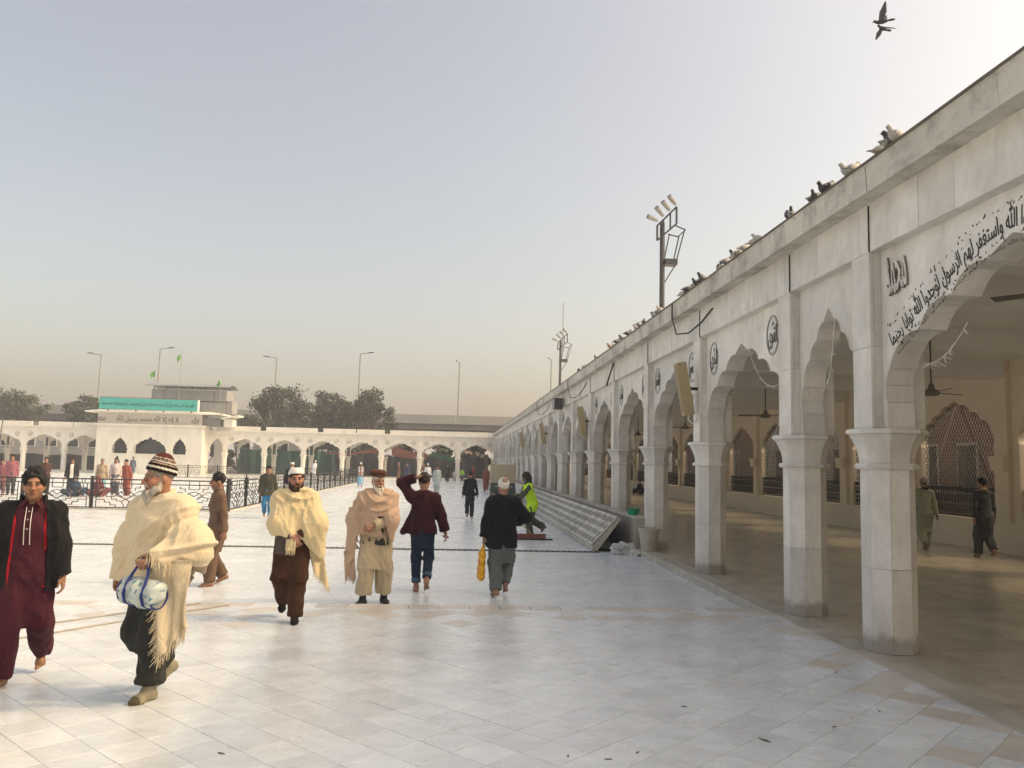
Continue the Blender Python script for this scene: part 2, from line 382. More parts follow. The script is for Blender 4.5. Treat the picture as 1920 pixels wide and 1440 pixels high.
for k, (cx, cy) in enumerate(cells):
    q = []
    for a, b in ((-hq, -hq), (hq, -hq), (hq, hq), (-hq, hq)): q.append((cx + a * ca - b * sa, cy + a * sa + b * ca))
    inside = all(p[0] < XR and p[1] < YR for p in q)
    dz = random.uniform(-.0007, .0007)
    tan_p = max(0, (cx - 2.9) * .55) + max(0, (cy - 8.75) * .55)
    is_tan = random.random() < min(.5, tan_p)
    if inside and vis((cx, cy)) and nt_ < 300:
        key = 'tan' if is_tan else 'white'
        if tile_me is None: tile_me = {}
        if key not in tile_me:
            mm = MB(); c_ = .0015; r_ = [(-hq, -hq), (hq, -hq), (hq, hq), (-hq, hq)]
            mm.loft([[(p[0], p[1], -.02) for p in r_], [(p[0], p[1], -c_) for p in r_], [(p[0] * (1 - c_ / hq), p[1] * (1 - c_ / hq), 0) for p in r_]])
            tile_me[key] = mm.mesh('floor_tile', M['tile_tan' if is_tan else 'tile'])
        o = link('floor_tile', tile_me[key], nf, (cx, cy, dz + .0008), R(45) + rot_a + random.choice((0, 1, 2, 3)) * math.pi / 2); nt_ += 1
    else:
        q = clip_poly(clip_poly(q, 0, XR, True), 1, YR, True)
        if len(q) >= 3: (rest_tan if is_tan else rest).loft([[(p[0], p[1], -.02) for p in q], [(p[0], p[1], dz) for p in q]])
M['tile_rest'] = marble('floor_tile_marble_rest', (.77, .82, .84), .27, .0, .25, stain=(.47, .45, .41), stain_amt=.22, rvar=.09, scale=1.5)
tag(rest.build('floor_tiles_remaining', M['tile_rest'], nf), kind='stuff')
tag(rest_tan.build('stained_tiles_remaining', M['tile_tan'], nf), kind='stuff')
fl = MB(); fl.box(-60, KERB_X - .012, -12, 2.45, -.003, .0); fl.box(-60, -14.2, 2.452, YR, -.003, 0)
tag(fl.build('floor_tiles_behind', M['tile_rest'], nf), kind='stuff')
# edge strip of border stones and the step down
for i in range(48):
    x1 = KERB_X - .012 - i * .36; x0 = x1 - .355
    if x0 < -13: break
    m = MB(); y1 = NEAR_Y + random.uniform(-.006, .006)
    m.loft([[(x0, YR + .006, -.125), (x1, YR + .006, -.125), (x1, y1, -.125), (x0, y1, -.125)], [(x0, YR + .006, -.004), (x1, YR + .006, -.004), (x1, y1, -.012), (x0, y1, -.012)], [(x0 + .003, YR + .009, 0), (x1 - .003, YR + .009, 0), (x1 - .003, y1 - .012, -.002), (x0 + .003, y1 - .012, -.002)]])
    m.build('border_stone', M['tile_tan'] if random.random() < .6 else M['tile'], nf)

# floor of the arcade: kerb stones, border strip and square slabs
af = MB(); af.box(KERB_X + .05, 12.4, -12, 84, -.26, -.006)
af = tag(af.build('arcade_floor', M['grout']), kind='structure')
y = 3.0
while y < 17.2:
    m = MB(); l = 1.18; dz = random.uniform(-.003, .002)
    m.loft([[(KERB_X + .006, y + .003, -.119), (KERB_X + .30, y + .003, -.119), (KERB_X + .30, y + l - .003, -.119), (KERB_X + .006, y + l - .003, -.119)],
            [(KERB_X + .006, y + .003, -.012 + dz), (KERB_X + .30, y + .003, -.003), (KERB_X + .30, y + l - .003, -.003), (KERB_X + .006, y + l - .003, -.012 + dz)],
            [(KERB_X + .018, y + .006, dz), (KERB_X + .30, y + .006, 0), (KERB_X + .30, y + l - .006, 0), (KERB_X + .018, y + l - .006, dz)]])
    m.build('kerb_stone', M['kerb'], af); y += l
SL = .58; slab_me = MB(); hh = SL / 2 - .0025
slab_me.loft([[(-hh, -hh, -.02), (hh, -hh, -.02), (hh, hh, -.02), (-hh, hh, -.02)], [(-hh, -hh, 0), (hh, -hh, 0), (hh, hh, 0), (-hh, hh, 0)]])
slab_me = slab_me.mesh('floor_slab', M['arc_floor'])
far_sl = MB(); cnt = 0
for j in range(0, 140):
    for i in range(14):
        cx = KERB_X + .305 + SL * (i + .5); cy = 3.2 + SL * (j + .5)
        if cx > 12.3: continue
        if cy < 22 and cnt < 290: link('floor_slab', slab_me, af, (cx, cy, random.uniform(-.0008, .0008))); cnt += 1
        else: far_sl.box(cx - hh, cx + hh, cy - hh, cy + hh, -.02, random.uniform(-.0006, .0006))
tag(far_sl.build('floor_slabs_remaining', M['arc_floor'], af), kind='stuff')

# drain channel with slanting grate bars
dr = thing('drain_grate', 'long black drain grate crossing the white courtyard floor', 'drain', (0, 17.42, LOW))
m = MB(); m.box(-30, 3.1, -.075, .075, .0015, .004); m.build('channel', M['black'], dr)
m = MB(); m.box(-30, 3.1, -.095, -.075, .0, .012); m.box(-30, 3.1, .075, .095, .0, .012); m.build('rim', M['dark_steel'], dr)
m = MB()
for i in range(int(33 / .115)):
    x = 3.05 - i * .115; m.add([(x, -.075, .004), (x + .03, -.075, .004), (x + .085, .075, .004), (x + .055, .075, .004), (x, -.075, .014), (x + .03, -.075, .014), (x + .085, .075, .014), (x + .055, .075, .014)],
                               [(0, 1, 2, 3), (4, 5, 6, 7), (0, 1, 5, 4), (2, 3, 7, 6), (1, 2, 6, 5), (3, 0, 4, 7)])
tag(m.build('grate_bars', M['steel'], dr), kind='stuff')

# ================================================================== arches
ZCAP, ZBAND, ZSOF, ZTOP = 2.13, 3.87, 4.35, 4.62
CUSPS = [(1.0, 2.38), (.972, 2.70), (.70, 3.0), (.43, 3.21), (.165, 3.40)]
def arch_curve(a, apex=3.53, z0=ZCAP, cusps=CUSPS, seg=6):
    """right half then left half of a cusped arch, from right foot over the tip to left foot; also piece breaks"""
    pts = [(a, z0)]; brk = [0]
    cs = [(u * a, z) for u, z in cusps]
    pts.append(cs[0]); brk.append(1)
    for k in range(len(cs) - 1):
        (x0, zz0), (x1, zz1) = cs[k], cs[k + 1]
        dx, dz = x1 - x0, zz1 - zz0; L_ = math.hypot(dx, dz); nx, nz = dz / L_, -dx / L_     # outwards
        bul = L_ * (.17 if k else .16)
        for i in range(1, seg + 1):
            t = i / seg; h = bul * math.sin(math.pi * t) ** .8
            pts.append((x0 + dx * t + nx * h, zz0 + dz * t + nz * h))
            if i == seg // 2 or i == seg: brk.append(len(pts) - 1)
    x0, zz0 = cs[-1]
    for i in range(1, seg + 1):
        t = i / seg; pts.append((x0 * (1 - t), zz0 + (apex - zz0) * (.75 * math.sin(t * math.pi / 2) + .25 * t ** 3)))
    brk.append(len(pts) - 1)
    left = [(-x, z) for x, z in reversed(pts[:-1])]; n = len(pts)
    allp = pts + left
    brk2 = brk + [2 * (n - 1) - b for b in reversed(brk[:-1])]
    return allp, brk2
def spandrel(mb, a, half, ztop, y0, y1, **kw):
    pts, _ = arch_curve(a, **kw); z0 = kw.get('z0', ZCAP)
    poly = [(half, z0)] + [(half, ztop), (-half, ztop), (-half, z0)] + list(reversed(pts))
    mb.prism(poly, y0, y1); return mb
def oct_ring(r, z, n=8):
    """octagon by across-flats half width r, flats on the axes"""
    R_ = r / math.cos(math.pi / 8)
    return [(R_ * math.cos(math.pi / 8 + k * math.pi / 4), R_ * math.sin(math.pi / 8 + k * math.pi / 4), z) for k in range(8)]
def capital_mesh(mat, r=.23):
    m = MB()
    m.loft([oct_ring(r, 1.735), oct_ring(r + .035, 1.74), oct_ring(r + .045, 1.765), oct_ring(r + .035, 1.79), oct_ring(r + .006, 1.795)])
    rings = []
    for i in range(9):
        t = i / 8; rings.append(oct_ring(r + .004 + (.085) * (1 - math.cos(t * math.pi / 2)) ** 1.15, 1.795 + t * (2.075 - 1.795)))
    m.loft(rings)
    m.loft([oct_ring(r + .095, 2.076), oct_ring(r + .115, 2.082), oct_ring(r + .118, 2.105), oct_ring(r + .11, 2.126), oct_ring(r + .09, ZCAP)])
    return m.mesh('capital', mat)
def shaft_slab_mesh(z0, z1, r=.23):
    w = r * math.tan(math.pi / 8) - .0015; m = MB()
    m.loft([[(-w, -r, z0), (w, -r, z0), (w * .93, -r + .02, z0), (-w * .93, -r + .02, z0)], [(-w, -r, z1), (w, -r, z1), (w * .93, -r + .02, z1), (-w * .93, -r + .02, z1)]])
    return m.mesh('shaft_slab', M['marble_foot'])

arc = thing('arcade', 'white marble arcade with scalloped arches and black calligraphy along the right side', 'arcade', (0, 0, 0))
cap_me = capital_mesh(M['marble']); cap_far = capital_mesh(M['marble_far'])
slabs = (shaft_slab_mesh(.004, .785), shaft_slab_mesh(.789, 1.737))
m = MB(); m.loft([oct_ring(.218, -.1), oct_ring(.218, 1.74)]); core_me = m.mesh('column', M['grout'])
m = MB(); m.loft([oct_ring(.23, -.1), oct_ring(.23, .785)]); m.loft([oct_ring(.2285, .785), oct_ring(.2285, .789)]); m.loft([oct_ring(.23, .789), oct_ring(.23, 1.737)]); shaft_me = m.mesh('column', M['marble_foot'])
colY = [3.65, 7.87] + [9.80 + 3.70 * k for k in range(20)]
COLS = []
for k, y in enumerate(colY):
    near = 1 <= k <= 6
    c = link('column', core_me if near else shaft_me, arc, (COLX, y, 0))
    link('capital', cap_me, c)
    if near:
        for z in (0, 1):
            for q in range(8): link('shaft_slab', slabs[z], c, (0, 0, 0), q * math.pi / 4)
    # pier over the capital
    p = MB(); p.box(-.20, .30, -.165, .165, ZCAP, ZBAND + .3); p = p.build('pier', M['grout'], arc, (COLX, y, 0))
    zs = (ZCAP + .002, 2.93, ZBAND)
    for a, b in zip(zs[:-1], zs[1:]):
        s = MB(); s.bbox(-.238, -.20, -.18, .18, a + .002, b - .002, .003); s.build('pier_slab', M['marble'], p)
        if k < 8:
            s = MB(); s.box(-.198, .30, -.18, -.166, a + .002, b - .002); s.build('pier_slab', M['marble'], p)
    s = MB(); s.box(-.198, .302, -.18, -.166, ZCAP, ZBAND - .002) if k >= 8 else None
    if k >= 8: s.build('pier_side', M['marble'], p)
    s = MB(); s.box(-.198, .302, .166, .18, ZCAP, ZBAND - .002); s.build('pier_side', M['marble'], p)
    COLS.append(c)
SPX = 4.14     # face of the spandrels
NAMES = ['القوى', 'البارى', 'المصور', 'الغفار', 'القهار', 'الوهاب', 'الرزاق', 'الفتاح', 'العليم', 'القابض', 'الباسط', 'الخافض', 'الرافع', 'المعز', 'المذل', 'السميع', 'البصير', 'الحكم', 'العدل', 'اللطيف']
def letter_mesh(name, t, mat, width=None, height=None, extr=.003, bold=0.0, xf=None):
    v, f = text_shape(t, width, height, extr, bold)
    if xf is not None: v = xf(v)
    me = bpy.data.meshes.new(name); me.from_pydata([tuple(p) for p in v], [], f); me.materials.append(mat); me.update(); return me
def ring2(mb, rx, rz, w, y0, y1, cx=0, cz=0, n=36):
    for k in range(n):
        a, b = 2 * math.pi * k / n, 2 * math.pi * (k + 1) / n
        P = lambda t, d: (cx + (rx + d) * math.cos(t), cz + (rz + d) * math.sin(t))
        mb.prism([P(a, 0), P(a, w), P(b, w), P(b, 0)], y0, y1)
ROT = -math.pi / 2
medal_cache = {}
for k in range(len(colY) - 1):
    y0, y1 = colY[k], colY[k + 1]; half = (y1 - y0) / 2; mid = (y0 + y1) / 2
    a = half - .265
    sp = spandrel(MB(), a + .02, half - .183, ZBAND + .05, 0, .26).build('spandrel', M['marble'], arc, (SPX, mid, 0), ROT)
    # lining stones of the arch soffit
    if k <= 5:
        pts, brk = arch_curve(a); pout, _ = arch_curve(a + .022)
        for b0, b1 in zip(brk[:-1], brk[1:]):
            inner = [Vector(p) for p in pts[b0:b1 + 1]]; outer = [Vector(p) for p in pout[b0:b1 + 1]]
            if len(inner) == 2 and (inner[0] - inner[1]).length < .02: continue
            for L_ in (inner, outer):
                d = (L_[1] - L_[0]).normalized(); L_[0] = L_[0] + d * .002
                d = (L_[-2] - L_[-1]).normalized(); L_[-1] = L_[-1] + d * .002
            poly = [tuple(p) for p in inner] + [tuple(p + Vector((0, .001))) for p in reversed(outer)]
            MB().prism(poly, -.006, .266).build('arch_lining_stone', M['marble'], sp)
    else:
        pts, brk = arch_curve(a); pout, _ = arch_curve(a + .022)
        MB().prism(pts + list(reversed(pout)), -.006, .266).build('arch_lining', M['marble'], sp)
    # band over the arches
    n_sl = max(3, round((y1 - y0) / .53))
    if k <= 7:
        w = (y1 - y0) / n_sl
        for i in range(n_sl):
            s = MB(); s.bbox(4.022 + random.uniform(-.002, .002), 4.06, y0 + i * w + .002, y0 + (i + 1) * w - .002, ZBAND + .002, ZSOF + .02, .002); s.build('frieze_slab', M['marble'], arc)
        s = MB(); s.box(4.052, 4.5, y0, y1, ZBAND - .0, ZSOF + .03); s.build('lintel', M['marble'], arc)
    else:
        s = MB(); s.box(4.022, 4.5, y0, y1, ZBAND, ZSOF + .03); s.build('lintel', M['marble'], arc)
    # medallions
    if k >= 2 and k < 17:
        for sgn, nm in ((-1, NAMES[(2 * k - 3) % 20]), (1, NAMES[(2 * k - 4) % 20])):
            if nm not in medal_cache:
                mm = MB(); ring2(mm, .20, .255, .012, -.004, .01); ring2(mm, .178, .232, .005, -.004, .01)
                v, f = text_shape(nm, .30, .32, .003, .016); v[:, 1] -= .002; v[:, 2] -= .02
                mm.add(v, f)
                v, f = text_shape('حق', .08, .07, .003, .008); mm.add(v + np.array([.02, -.002, .155]), f)
                medal_cache[nm] = mm.mesh('calligraphy_medallion', M['ink'])
            link('calligraphy_medallion', medal_cache[nm], sp, (sgn * (half - (.66 if sgn > 0 else .57)), 0, 3.47))
    if k == 0:
        # verse following the arch, read from the right
        verse = 'ولو أنهم إذ ظلموا أنفسهم جاءوك فاستغفروا الله واستغفر لهم الرسول لوجدوا الله توابا رحيما'
        base, _ = arch_curve(a, seg=8); P = np.array([p for p in base]); 
        cp = [(1.774, 2.96), (1.46, 3.12), (1.135, 3.29), (.66, 3.50), (.245, 3.615), (0, 3.635)]; cp = [(-x, z) for x, z in cp] + cp[-2::-1]
        tt = np.arange(len(cp)); crv = np.stack([np.interp(np.linspace(0, len(cp) - 1, 90), tt, [q[i] for q in cp]) for i in (0, 1)], 1)
        for _ in range(12): crv[1:-1] = crv[1:-1] * .5 + (crv[:-2] + crv[2:]) * .25
        crv = np.array(crv); seg_l = np.r_[0, np.cumsum(np.hypot(*np.diff(crv, axis=0).T))]; tot = seg_l[-1]
        def along(v, h0=.035, span=.9):
            u = (v[:, 0] / (v[:, 0].max() - v[:, 0].min()) + .5) * tot * span + tot * (1 - span) / 2
            x = np.interp(u, seg_l, crv[:, 0]); z = np.interp(u, seg_l, crv[:, 1])
            tx = np.interp(u + .05, seg_l, crv[:, 0]) - np.interp(u - .05, seg_l, crv[:, 0]); tz = np.interp(u + .05, seg_l, crv[:, 1]) - np.interp(u - .05, seg_l, crv[:, 1])
            L_ = np.hypot(tx, tz); nx, nz = -tz / L_, tx / L_; h = v[:, 2] + h0
            return np.stack([x + nx * h, v[:, 1] - .002, z + nz * h], 1)
        link('calligraphy_verse', letter_mesh('calligraphy_verse', verse, M['ink'], 5.0, .29, .003, .004, lambda v: along(v, .0, .995)), sp)
        tag(link('small_verse', letter_mesh('small_verse', 'ولو انهم اذ ظلموا انفسهم جاءوك فاستغفروا الله واستغفر لهم الرسول لوجدوا الله توابا رحيما', M['ink_soft'], 5.0, .055, .002, .0, lambda v: along(v, -.175, .97)), sp), kind='stuff')
        dots = MB()
        for q in range(170):
            u = random.uniform(.01, .99) * tot; h = random.choice((random.uniform(.12, .17), random.uniform(-.15, -.11), random.uniform(-.1, .15)))
            x = np.interp(u, seg_l, crv[:, 0]); z = np.interp(u, seg_l, crv[:, 1])
            tx = np.interp(u + .05, seg_l, crv[:, 0]) - np.interp(u - .05, seg_l, crv[:, 0]); tz = np.interp(u + .05, seg_l, crv[:, 1]) - np.interp(u - .05, seg_l, crv[:, 1]); L_ = math.hypot(tx, tz)
            x += -tz / L_ * h; z += tx / L_ * h; s = random.uniform(.006, .016); t = random.uniform(0, 3)
            dots.prism([(x + s * math.cos(t + e) * r_, z + s * math.sin(t + e) * r_) for e, r_ in ((0, 1.3), (1.6, .5), (3.1, 1.3), (4.7, .5))], -.004, .004)
        tag(dots.build('vowel_marks', M['ink'], sp), kind='stuff')
        def mk(v): v = v.copy(); v[:, 1] -= .012; return v
        o = link('carved_name_and_shade', letter_mesh('carved_name_and_shade', 'محمد', M['ink_soft'], .34, .40, .018, .02, mk), sp, (-1.62, 0, 3.60)); o.rotation_euler = (0, R(-8), 0)  # darker, bolder copy behind the marble letters paints the relief's shadow edges
        o = link('carved_name_and_shade', letter_mesh('carved_name_and_shade', 'محمد', M['marble'], .34, .40, .006, .0, mk), sp, (-1.616, -.014, 3.606)); o.rotation_euler = (0, R(-8), 0)

# roof slab, fascia lengths, blackened coping
ROOF_X0 = 3.81
yr0, yr1 = -8, 84
m = MB(); m.box(ROOF_X0 + .05, 12.5, yr0, yr1, ZSOF + .03, ZTOP - .03); m.build('roof', M['ceil'], arc)
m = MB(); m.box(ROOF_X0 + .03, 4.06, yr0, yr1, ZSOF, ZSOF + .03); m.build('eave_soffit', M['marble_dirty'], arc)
y = -7.9; 
while y < 83:
    l = 1.9; s = MB(); dx = random.uniform(-.004, .004)
    s.loft([[(ROOF_X0 + dx, y + .004, ZSOF - .012), (ROOF_X0 + .045, y + .004, ZSOF - .012), (ROOF_X0 + .045, y + l - .004, ZSOF - .012), (ROOF_X0 + dx, y + l - .004, ZSOF - .012)],
            [(ROOF_X0 - .012 + dx, y + .004, ZTOP - .05), (ROOF_X0 + .045, y + .004, ZTOP - .05), (ROOF_X0 + .045, y + l - .004, ZTOP - .05), (ROOF_X0 - .012 + dx, y + l - .004, ZTOP - .05)],
            [(ROOF_X0 - .03 + dx, y + .004, ZTOP - .03), (ROOF_X0 + .045, y + .004, ZTOP - .03), (ROOF_X0 + .045, y + l - .004, ZTOP - .03), (ROOF_X0 - .03 + dx, y + l - .004, ZTOP - .03)]])
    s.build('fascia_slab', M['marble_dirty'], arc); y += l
m = MB(); rng = random.Random(3); rings = []
for i in range(300):
    y = yr0 + i * (yr1 - yr0) / 299; j = rng.uniform(-.012, .012)
    rings.append([(ROOF_X0 - .035 + j * .6, y, ZTOP - .03), (ROOF_X0 + .4, y, ZTOP - .03), (ROOF_X0 + .4, y, ZTOP + .0), (ROOF_X0 - .03 + j * .6, y, ZTOP + j * .7 + .003)])
m.loft(rings); m.build('roof_coping', M['dark_edge'], arc)
# interior: ceiling, beams, back wall with grilled windows
BX = 12.0
m = MB(); m.box(4.5, BX, -8, 84, 4.19, 4.38); m.build('ceiling', M['ceil'], arc)
for k, y in enumerate(colY):
    m = MB(); m.box(4.55, BX, y - .17, y + .17, 3.80, 4.2); m.build('ceiling_beam', M['ceil'], arc)
m = MB(); m.box(4.5, 4.62, -8, 84, 3.80, 4.2); m.build('ceiling_beam', M['ceil'], arc)
bk = MB(); bk.box(BX, BX + .22, -8, 84, -.1, .68)
for k in range(len(colY)):
    y = colY[k]; bk.box(BX - .10, BX + .22, y - .2, y + .2, .68, 4.2)
bk.build('back_wall', M['plaster'], arc)
bcap = MB()
bcap.box(-.14, .0, -.25, .25, 2.03, 2.10); bcap.loft([[(-.115, -.21, 1.78), (0, -.21, 1.78), (0, .21, 1.78), (-.115, .21, 1.78)], [(-.135, -.245, 2.03), (0, -.245, 2.03), (0, .245, 2.03), (-.135, .245, 2.03)]])
bcap = bcap.mesh('wall_capital', M['plaster'])
lat_cache = {}
def inside_arch(a, x, z, apex=3.4):
    if abs(x) > a - .01 or z < 1.38: return False
    if z < 2.4: return True
    u = abs(x) / a; pts = [(1.0, 2.4), (.97, 2.75), (.78, 3.0), (.5, 3.2), (.2, 3.36), (0, 3.45)]
    for (u0, z0), (u1, z1) in zip(pts[:-1], pts[1:]):
        if u1 <= u <= u0: return z < z0 + (z1 - z0) * (u0 - u) / (u0 - u1) + .04
    return False
for k in range(len(colY) - 1):
    y0, y1 = colY[k], colY[k + 1]; half = (y1 - y0) / 2; mid = (y0 + y1) / 2
    link('wall_capital', bcap, arc, (BX - .1, y1, 0))
    if half > 1.5 and k > 0: m_a = half - .42
    else: m_a = half - .36
    key = round(half, 3)
    if key not in lat_cache:
        sp_me = spandrel(MB(), m_a, half - .19, 4.2, 0, .2, apex=3.45, z0=.66, cusps=[(1.0, 2.35), (.97, 2.66), (.70, 2.95), (.43, 3.15), (.165, 3.33)]).mesh('window_arch', M['plaster'])
        lt = MB(); sp_ = .105
        for sg in (1, -1):
            n_ = int((2 * m_a + 4) / sp_)
            for i in range(-n_, n_):
                c0 = i * sp_ * 1.0
                run = None; z = 1.38
                while z < 3.5:
                    x = c0 + sg * (z - 2.4) / 1.7
                    ok = inside_arch(m_a, x, z)
                    if ok and run is None: run = (x, z)
                    if (not ok) and run is not None:
                        px, pz = c0 + sg * (z - .06 - 2.4) / 1.7, z - .06
                        if pz - run[1] > .05: lt.bar((run[0], .1, run[1]), (px, .1, pz), .012)
                        run = None
                    z += .06
        lt_me = lt.mesh('window_lattice', M['iron'])
        rl = MB(); rl.bar((-m_a, .09, 1.37), (m_a, .09, 1.37), .045); rl.bar((-m_a, .09, .72), (m_a, .09, .72), .045)
        nx = int(2 * m_a / .11)
        for i in range(nx + 1):
            x = -m_a + 2 * m_a * i / nx; rl.bar((x, .09, .72), (x, .09, 1.37), .022)
            if i < nx:
                for q in range(5):
                    z = .79 + q * .125; xx = x + .055
                    rl.bar((x + .012, .09, z), (xx + .04, .09, z + .07), .018); rl.bar((xx + .04, .092, z), (x + .012, .092, z + .07), .018)
                    if q % 2 == 0: rl.box(xx - .035, xx + .035, .08, .1, z + .07, z + .1)
        rl_me = rl.mesh('window_railing', M['iron'])
        lat_cache[key] = (sp_me, lt_me, rl_me)
    sp_me, lt_me, rl_me = lat_cache[key]
    o = link('window_arch', sp_me, arc, (BX + .01, mid, 0), ROT)
    tag(link('window_lattice', lt_me, o), kind='stuff'); tag(link('window_railing', rl_me, o), kind='stuff')
# parapet behind the sloping slabs
m = MB(); m.box(3.84, 4.02, 17.25, 80, -.1, .60); m.build('parapet', M['kerb'], arc)
m = MB(); m.box(3.80, 4.06, 17.22, 80, .602, .645); m.build('parapet_cap', M['marble_dirty'], arc)

# sloping perforated marble slabs along the parapet
rs = thing('sloping_slab_bench', 'long low slope of perforated white marble slabs beside the arcade', 'marble slope', (0, 0, 0))
m = MB(); m.add([(2.99, 17.62, LOW + .005), (2.99, 17.62, -.005), (3.54, 17.62, .585), (3.62, 17.62, .585), (3.10, 17.62, LOW + .005), (2.99, 80, LOW + .005), (2.99, 80, -.005), (3.54, 80, .585), (3.62, 80, .585), (3.10, 80, LOW + .005)],
                [(0, 1, 2, 3, 4), (5, 9, 8, 7, 6), (0, 5, 6, 1), (1, 6, 7, 2), (2, 7, 8, 3), (3, 8, 9, 4)])
m.build('slope_base', M['kerb'], rs)
m = MB(); m.box(3.56, 3.838, 19.3, 80, .40, .50); m.build('rear_ledge', M['kerb'], rs)
dx, dz = .57, .60; ln = math.hypot(dx, dz); ex = Vector((dx / ln, 0, dz / ln)); nn = Vector((-dz / ln, 0, dx / ln)); o0 = Vector((2.975, 0, .005))
def slope_pt(u, yy, h): p = o0 + ex * u + nn * h; return (p.x, yy, p.z)
PW = .40
m = MB(); W0, W1 = .004, PW - .004
m.loft([[slope_pt(0, W0, 0), slope_pt(ln, W0, 0), slope_pt(ln, W1, 0), slope_pt(0, W1, 0)], [slope_pt(0, W0, .03), slope_pt(ln, W0, .03), slope_pt(ln, W1, .03), slope_pt(0, W1, .03)]])
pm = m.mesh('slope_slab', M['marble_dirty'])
m = MB()
for r_ in range(4):
    for c_ in range(1):
        for q in range(10):
            u0 = .05 + r_ * .195; yy = .07 + q * .027
            m.add([slope_pt(u0, yy, .0315), slope_pt(u0 + .115, yy, .0315), slope_pt(u0 + .115, yy + .011, .0315), slope_pt(u0, yy + .011, .0315)], [(0, 1, 2, 3)])
slot_me = m.mesh('slot_rows', M['ink_soft'])
nsl = int((80 - 17.6) / PW)
for i in range(nsl):
    o = link('slope_slab', pm, rs, (0, 17.6 + i * PW, 0)); o.location.x = random.uniform(-.003, .003)
    if i < 60: tag(link('slot_rows', slot_me, o), kind='stuff')

# unseen building added behind the camera, taken as the shrine, to block sky light
g = MB(); g.box(-40, 14, -30, -13, -.3, 15); g.box(-40, 14, -13.6, -12.8, 14.5, 15.6)
for i in range(13): g.box(-39 + i * 4, -38 + i * 4, -13.4, -12.9, -.3, 14.4)
tag(g.build('unseen_shade_wall', M['marble_far']), kind='structure')
# ================================================================== far side of the courtyard
FY = 80.1
fa = thing('far_arcade', 'long white arcade of scalloped arches closing the far side of the courtyard', 'arcade', (0, FY, LOW))
m = MB(); m.loft([oct_ring(.25, 0), oct_ring(.25, .10), oct_ring(.21, .2), oct_ring(.21, 1.74)]); fshaft = m.mesh('column', M['marble_far'])
m = MB(); m.box(-.17, .17, -.17, .25, ZCAP, ZBAND); fpier = m.mesh('pier', M['marble_far'])
m = spandrel(MB(), 1.60, 1.68, ZBAND, 0, .26); fsp = m.mesh('spandrel', M['marble_far'])
med_far = MB(); ring2(med_far, .2, .2, .03, -.006, .01, n=14); v_, f_ = text_shape('الحق', .26, .28, .004, .02); v_[:, 1] -= .004; med_far.add(v_, f_); med_far = med_far.mesh('calligraphy_medallion', M['ink_soft'])
FX = [4.02 - 3.70 * k for k in range(16)]
GL, GR = -32.95, -23.4              # gate pavilion span
for k, x in enumerate(FX):
    if GL - .2 < x < GR + .4 or k == 7: continue
    c = link('column', fshaft, fa, (x, .25, 0)); link('capital', cap_far, c); link('pier', fpier, c)
    c = link('rear_column', fshaft, fa, (x, 4.6, 0)); link('capital', cap_far, c)
for k in range(len(FX) - 1):
    x0, x1 = FX[k + 1], FX[k]; mid = (x0 + x1) / 2
    if x0 > GL - .6 and x1 < GR + 1.0: continue
    if x0 < GR < x1 or x0 < GL < x1: continue
    sp = link('spandrel', fsp, fa, (mid, .12, 0))
    for s in (-1, 1): link('calligraphy_medallion', med_far, sp, (s * 1.25, 0, 3.5))
    r_ = link('rear_spandrel', fsp, fa, (mid, 4.48, 0))
m = MB(); m.box(-56, 3.9, .05, .5, ZBAND, 4.2); m.build('frieze', M['marble_far'], fa)
m = spandrel(MB(), .64, .78, ZBAND, 0, .26); m.build('spandrel', M['marble_far'], fa, (-22.62, .12, 0))
m = MB(); m.box(-23.4, -22.5, 2.0, 2.2, 0, 4.0); m.build('inner_wall', M['ceil'], fa)
for xx in (FX[7], FX[10] - .02): c = link('column', fshaft, fa, (xx, .25, 0)); link('capital', cap_far, c); link('pier', fpier, c)
m = MB(); m.box(-56, 3.9, -.12, 5.2, 4.2, 4.32); m.build('cornice', M['marble_far'], fa)
x = 3.7
while x > -56:
    w = random.choice((3.2, 4.6, 5.4)); m = MB(); m.box(x - w + .06, x - (.5 if random.random() < .5 else .06), -.06, .06, 4.322, 4.70); m.build('parapet_block', M['marble_far'], fa); x -= w
m = MB(); m.box(-56, 4.0, .3, 5.0, 4.0, 4.19); m.build('ceiling', M['ceil'], fa)
m = MB(); m.box(-56, 3.9, -.2, 5.3, .0, .12); m.build('plinth', M['marble_far'], fa)

# gate pavilion
gp = thing('gate_pavilion', 'white gate pavilion with three scalloped windows below a green sign board', 'pavilion', (0, 78.2, LOW))
PX = [(GL, -31.55), (-30.1, -29.65), (-26.6, -26.1), (-24.8, GR)]
m = MB()
m.box(GL, GR, 0, .3, 0, 1.86); m.box(GL, GR, 0, .3, 3.70, 4.45)
for a, b in PX: m.box(a, b, 0, .3, 1.86, 3.7)
m.box(GL, GL + .3, .3, 2.2, 0, 4.45); m.box(GR - .3, GR, .3, 2.2, 0, 4.45)
m.build('wall', M['marble_far'], gp)
for a, b, ap in ((-31.55, -30.1, 3.40), (-29.65, -26.6, 3.48), (-26.1, -24.8, 3.40)):
    hw = (b - a) / 2; m = MB()
    spandrel(m, hw - .05, hw, 3.7, .02, .28, apex=ap, z0=1.861, cusps=[(1.0, 2.1), (.95, 2.45), (.72, 2.8), (.45, 3.05), (.165, 3.2)])
    w = m.build('window_arch', M['marble_far'], gp, ((a + b) / 2, 0, 0))
    m = MB(); m.box(-hw, hw, .8, .85, 1.5, 3.7); m.build('dark_interior', M['glass_dark'], w)
    m = MB(); m.box(-hw - .05, hw + .05, -.08, .0, 1.80, 1.88); m.build('sill', M['marble_far'], w)
m = MB(); m.box(GL - .2, GR + .2, -.25, 2.4, 4.45, 4.6); m.build('lower_cornice', M['marble_far'], gp)
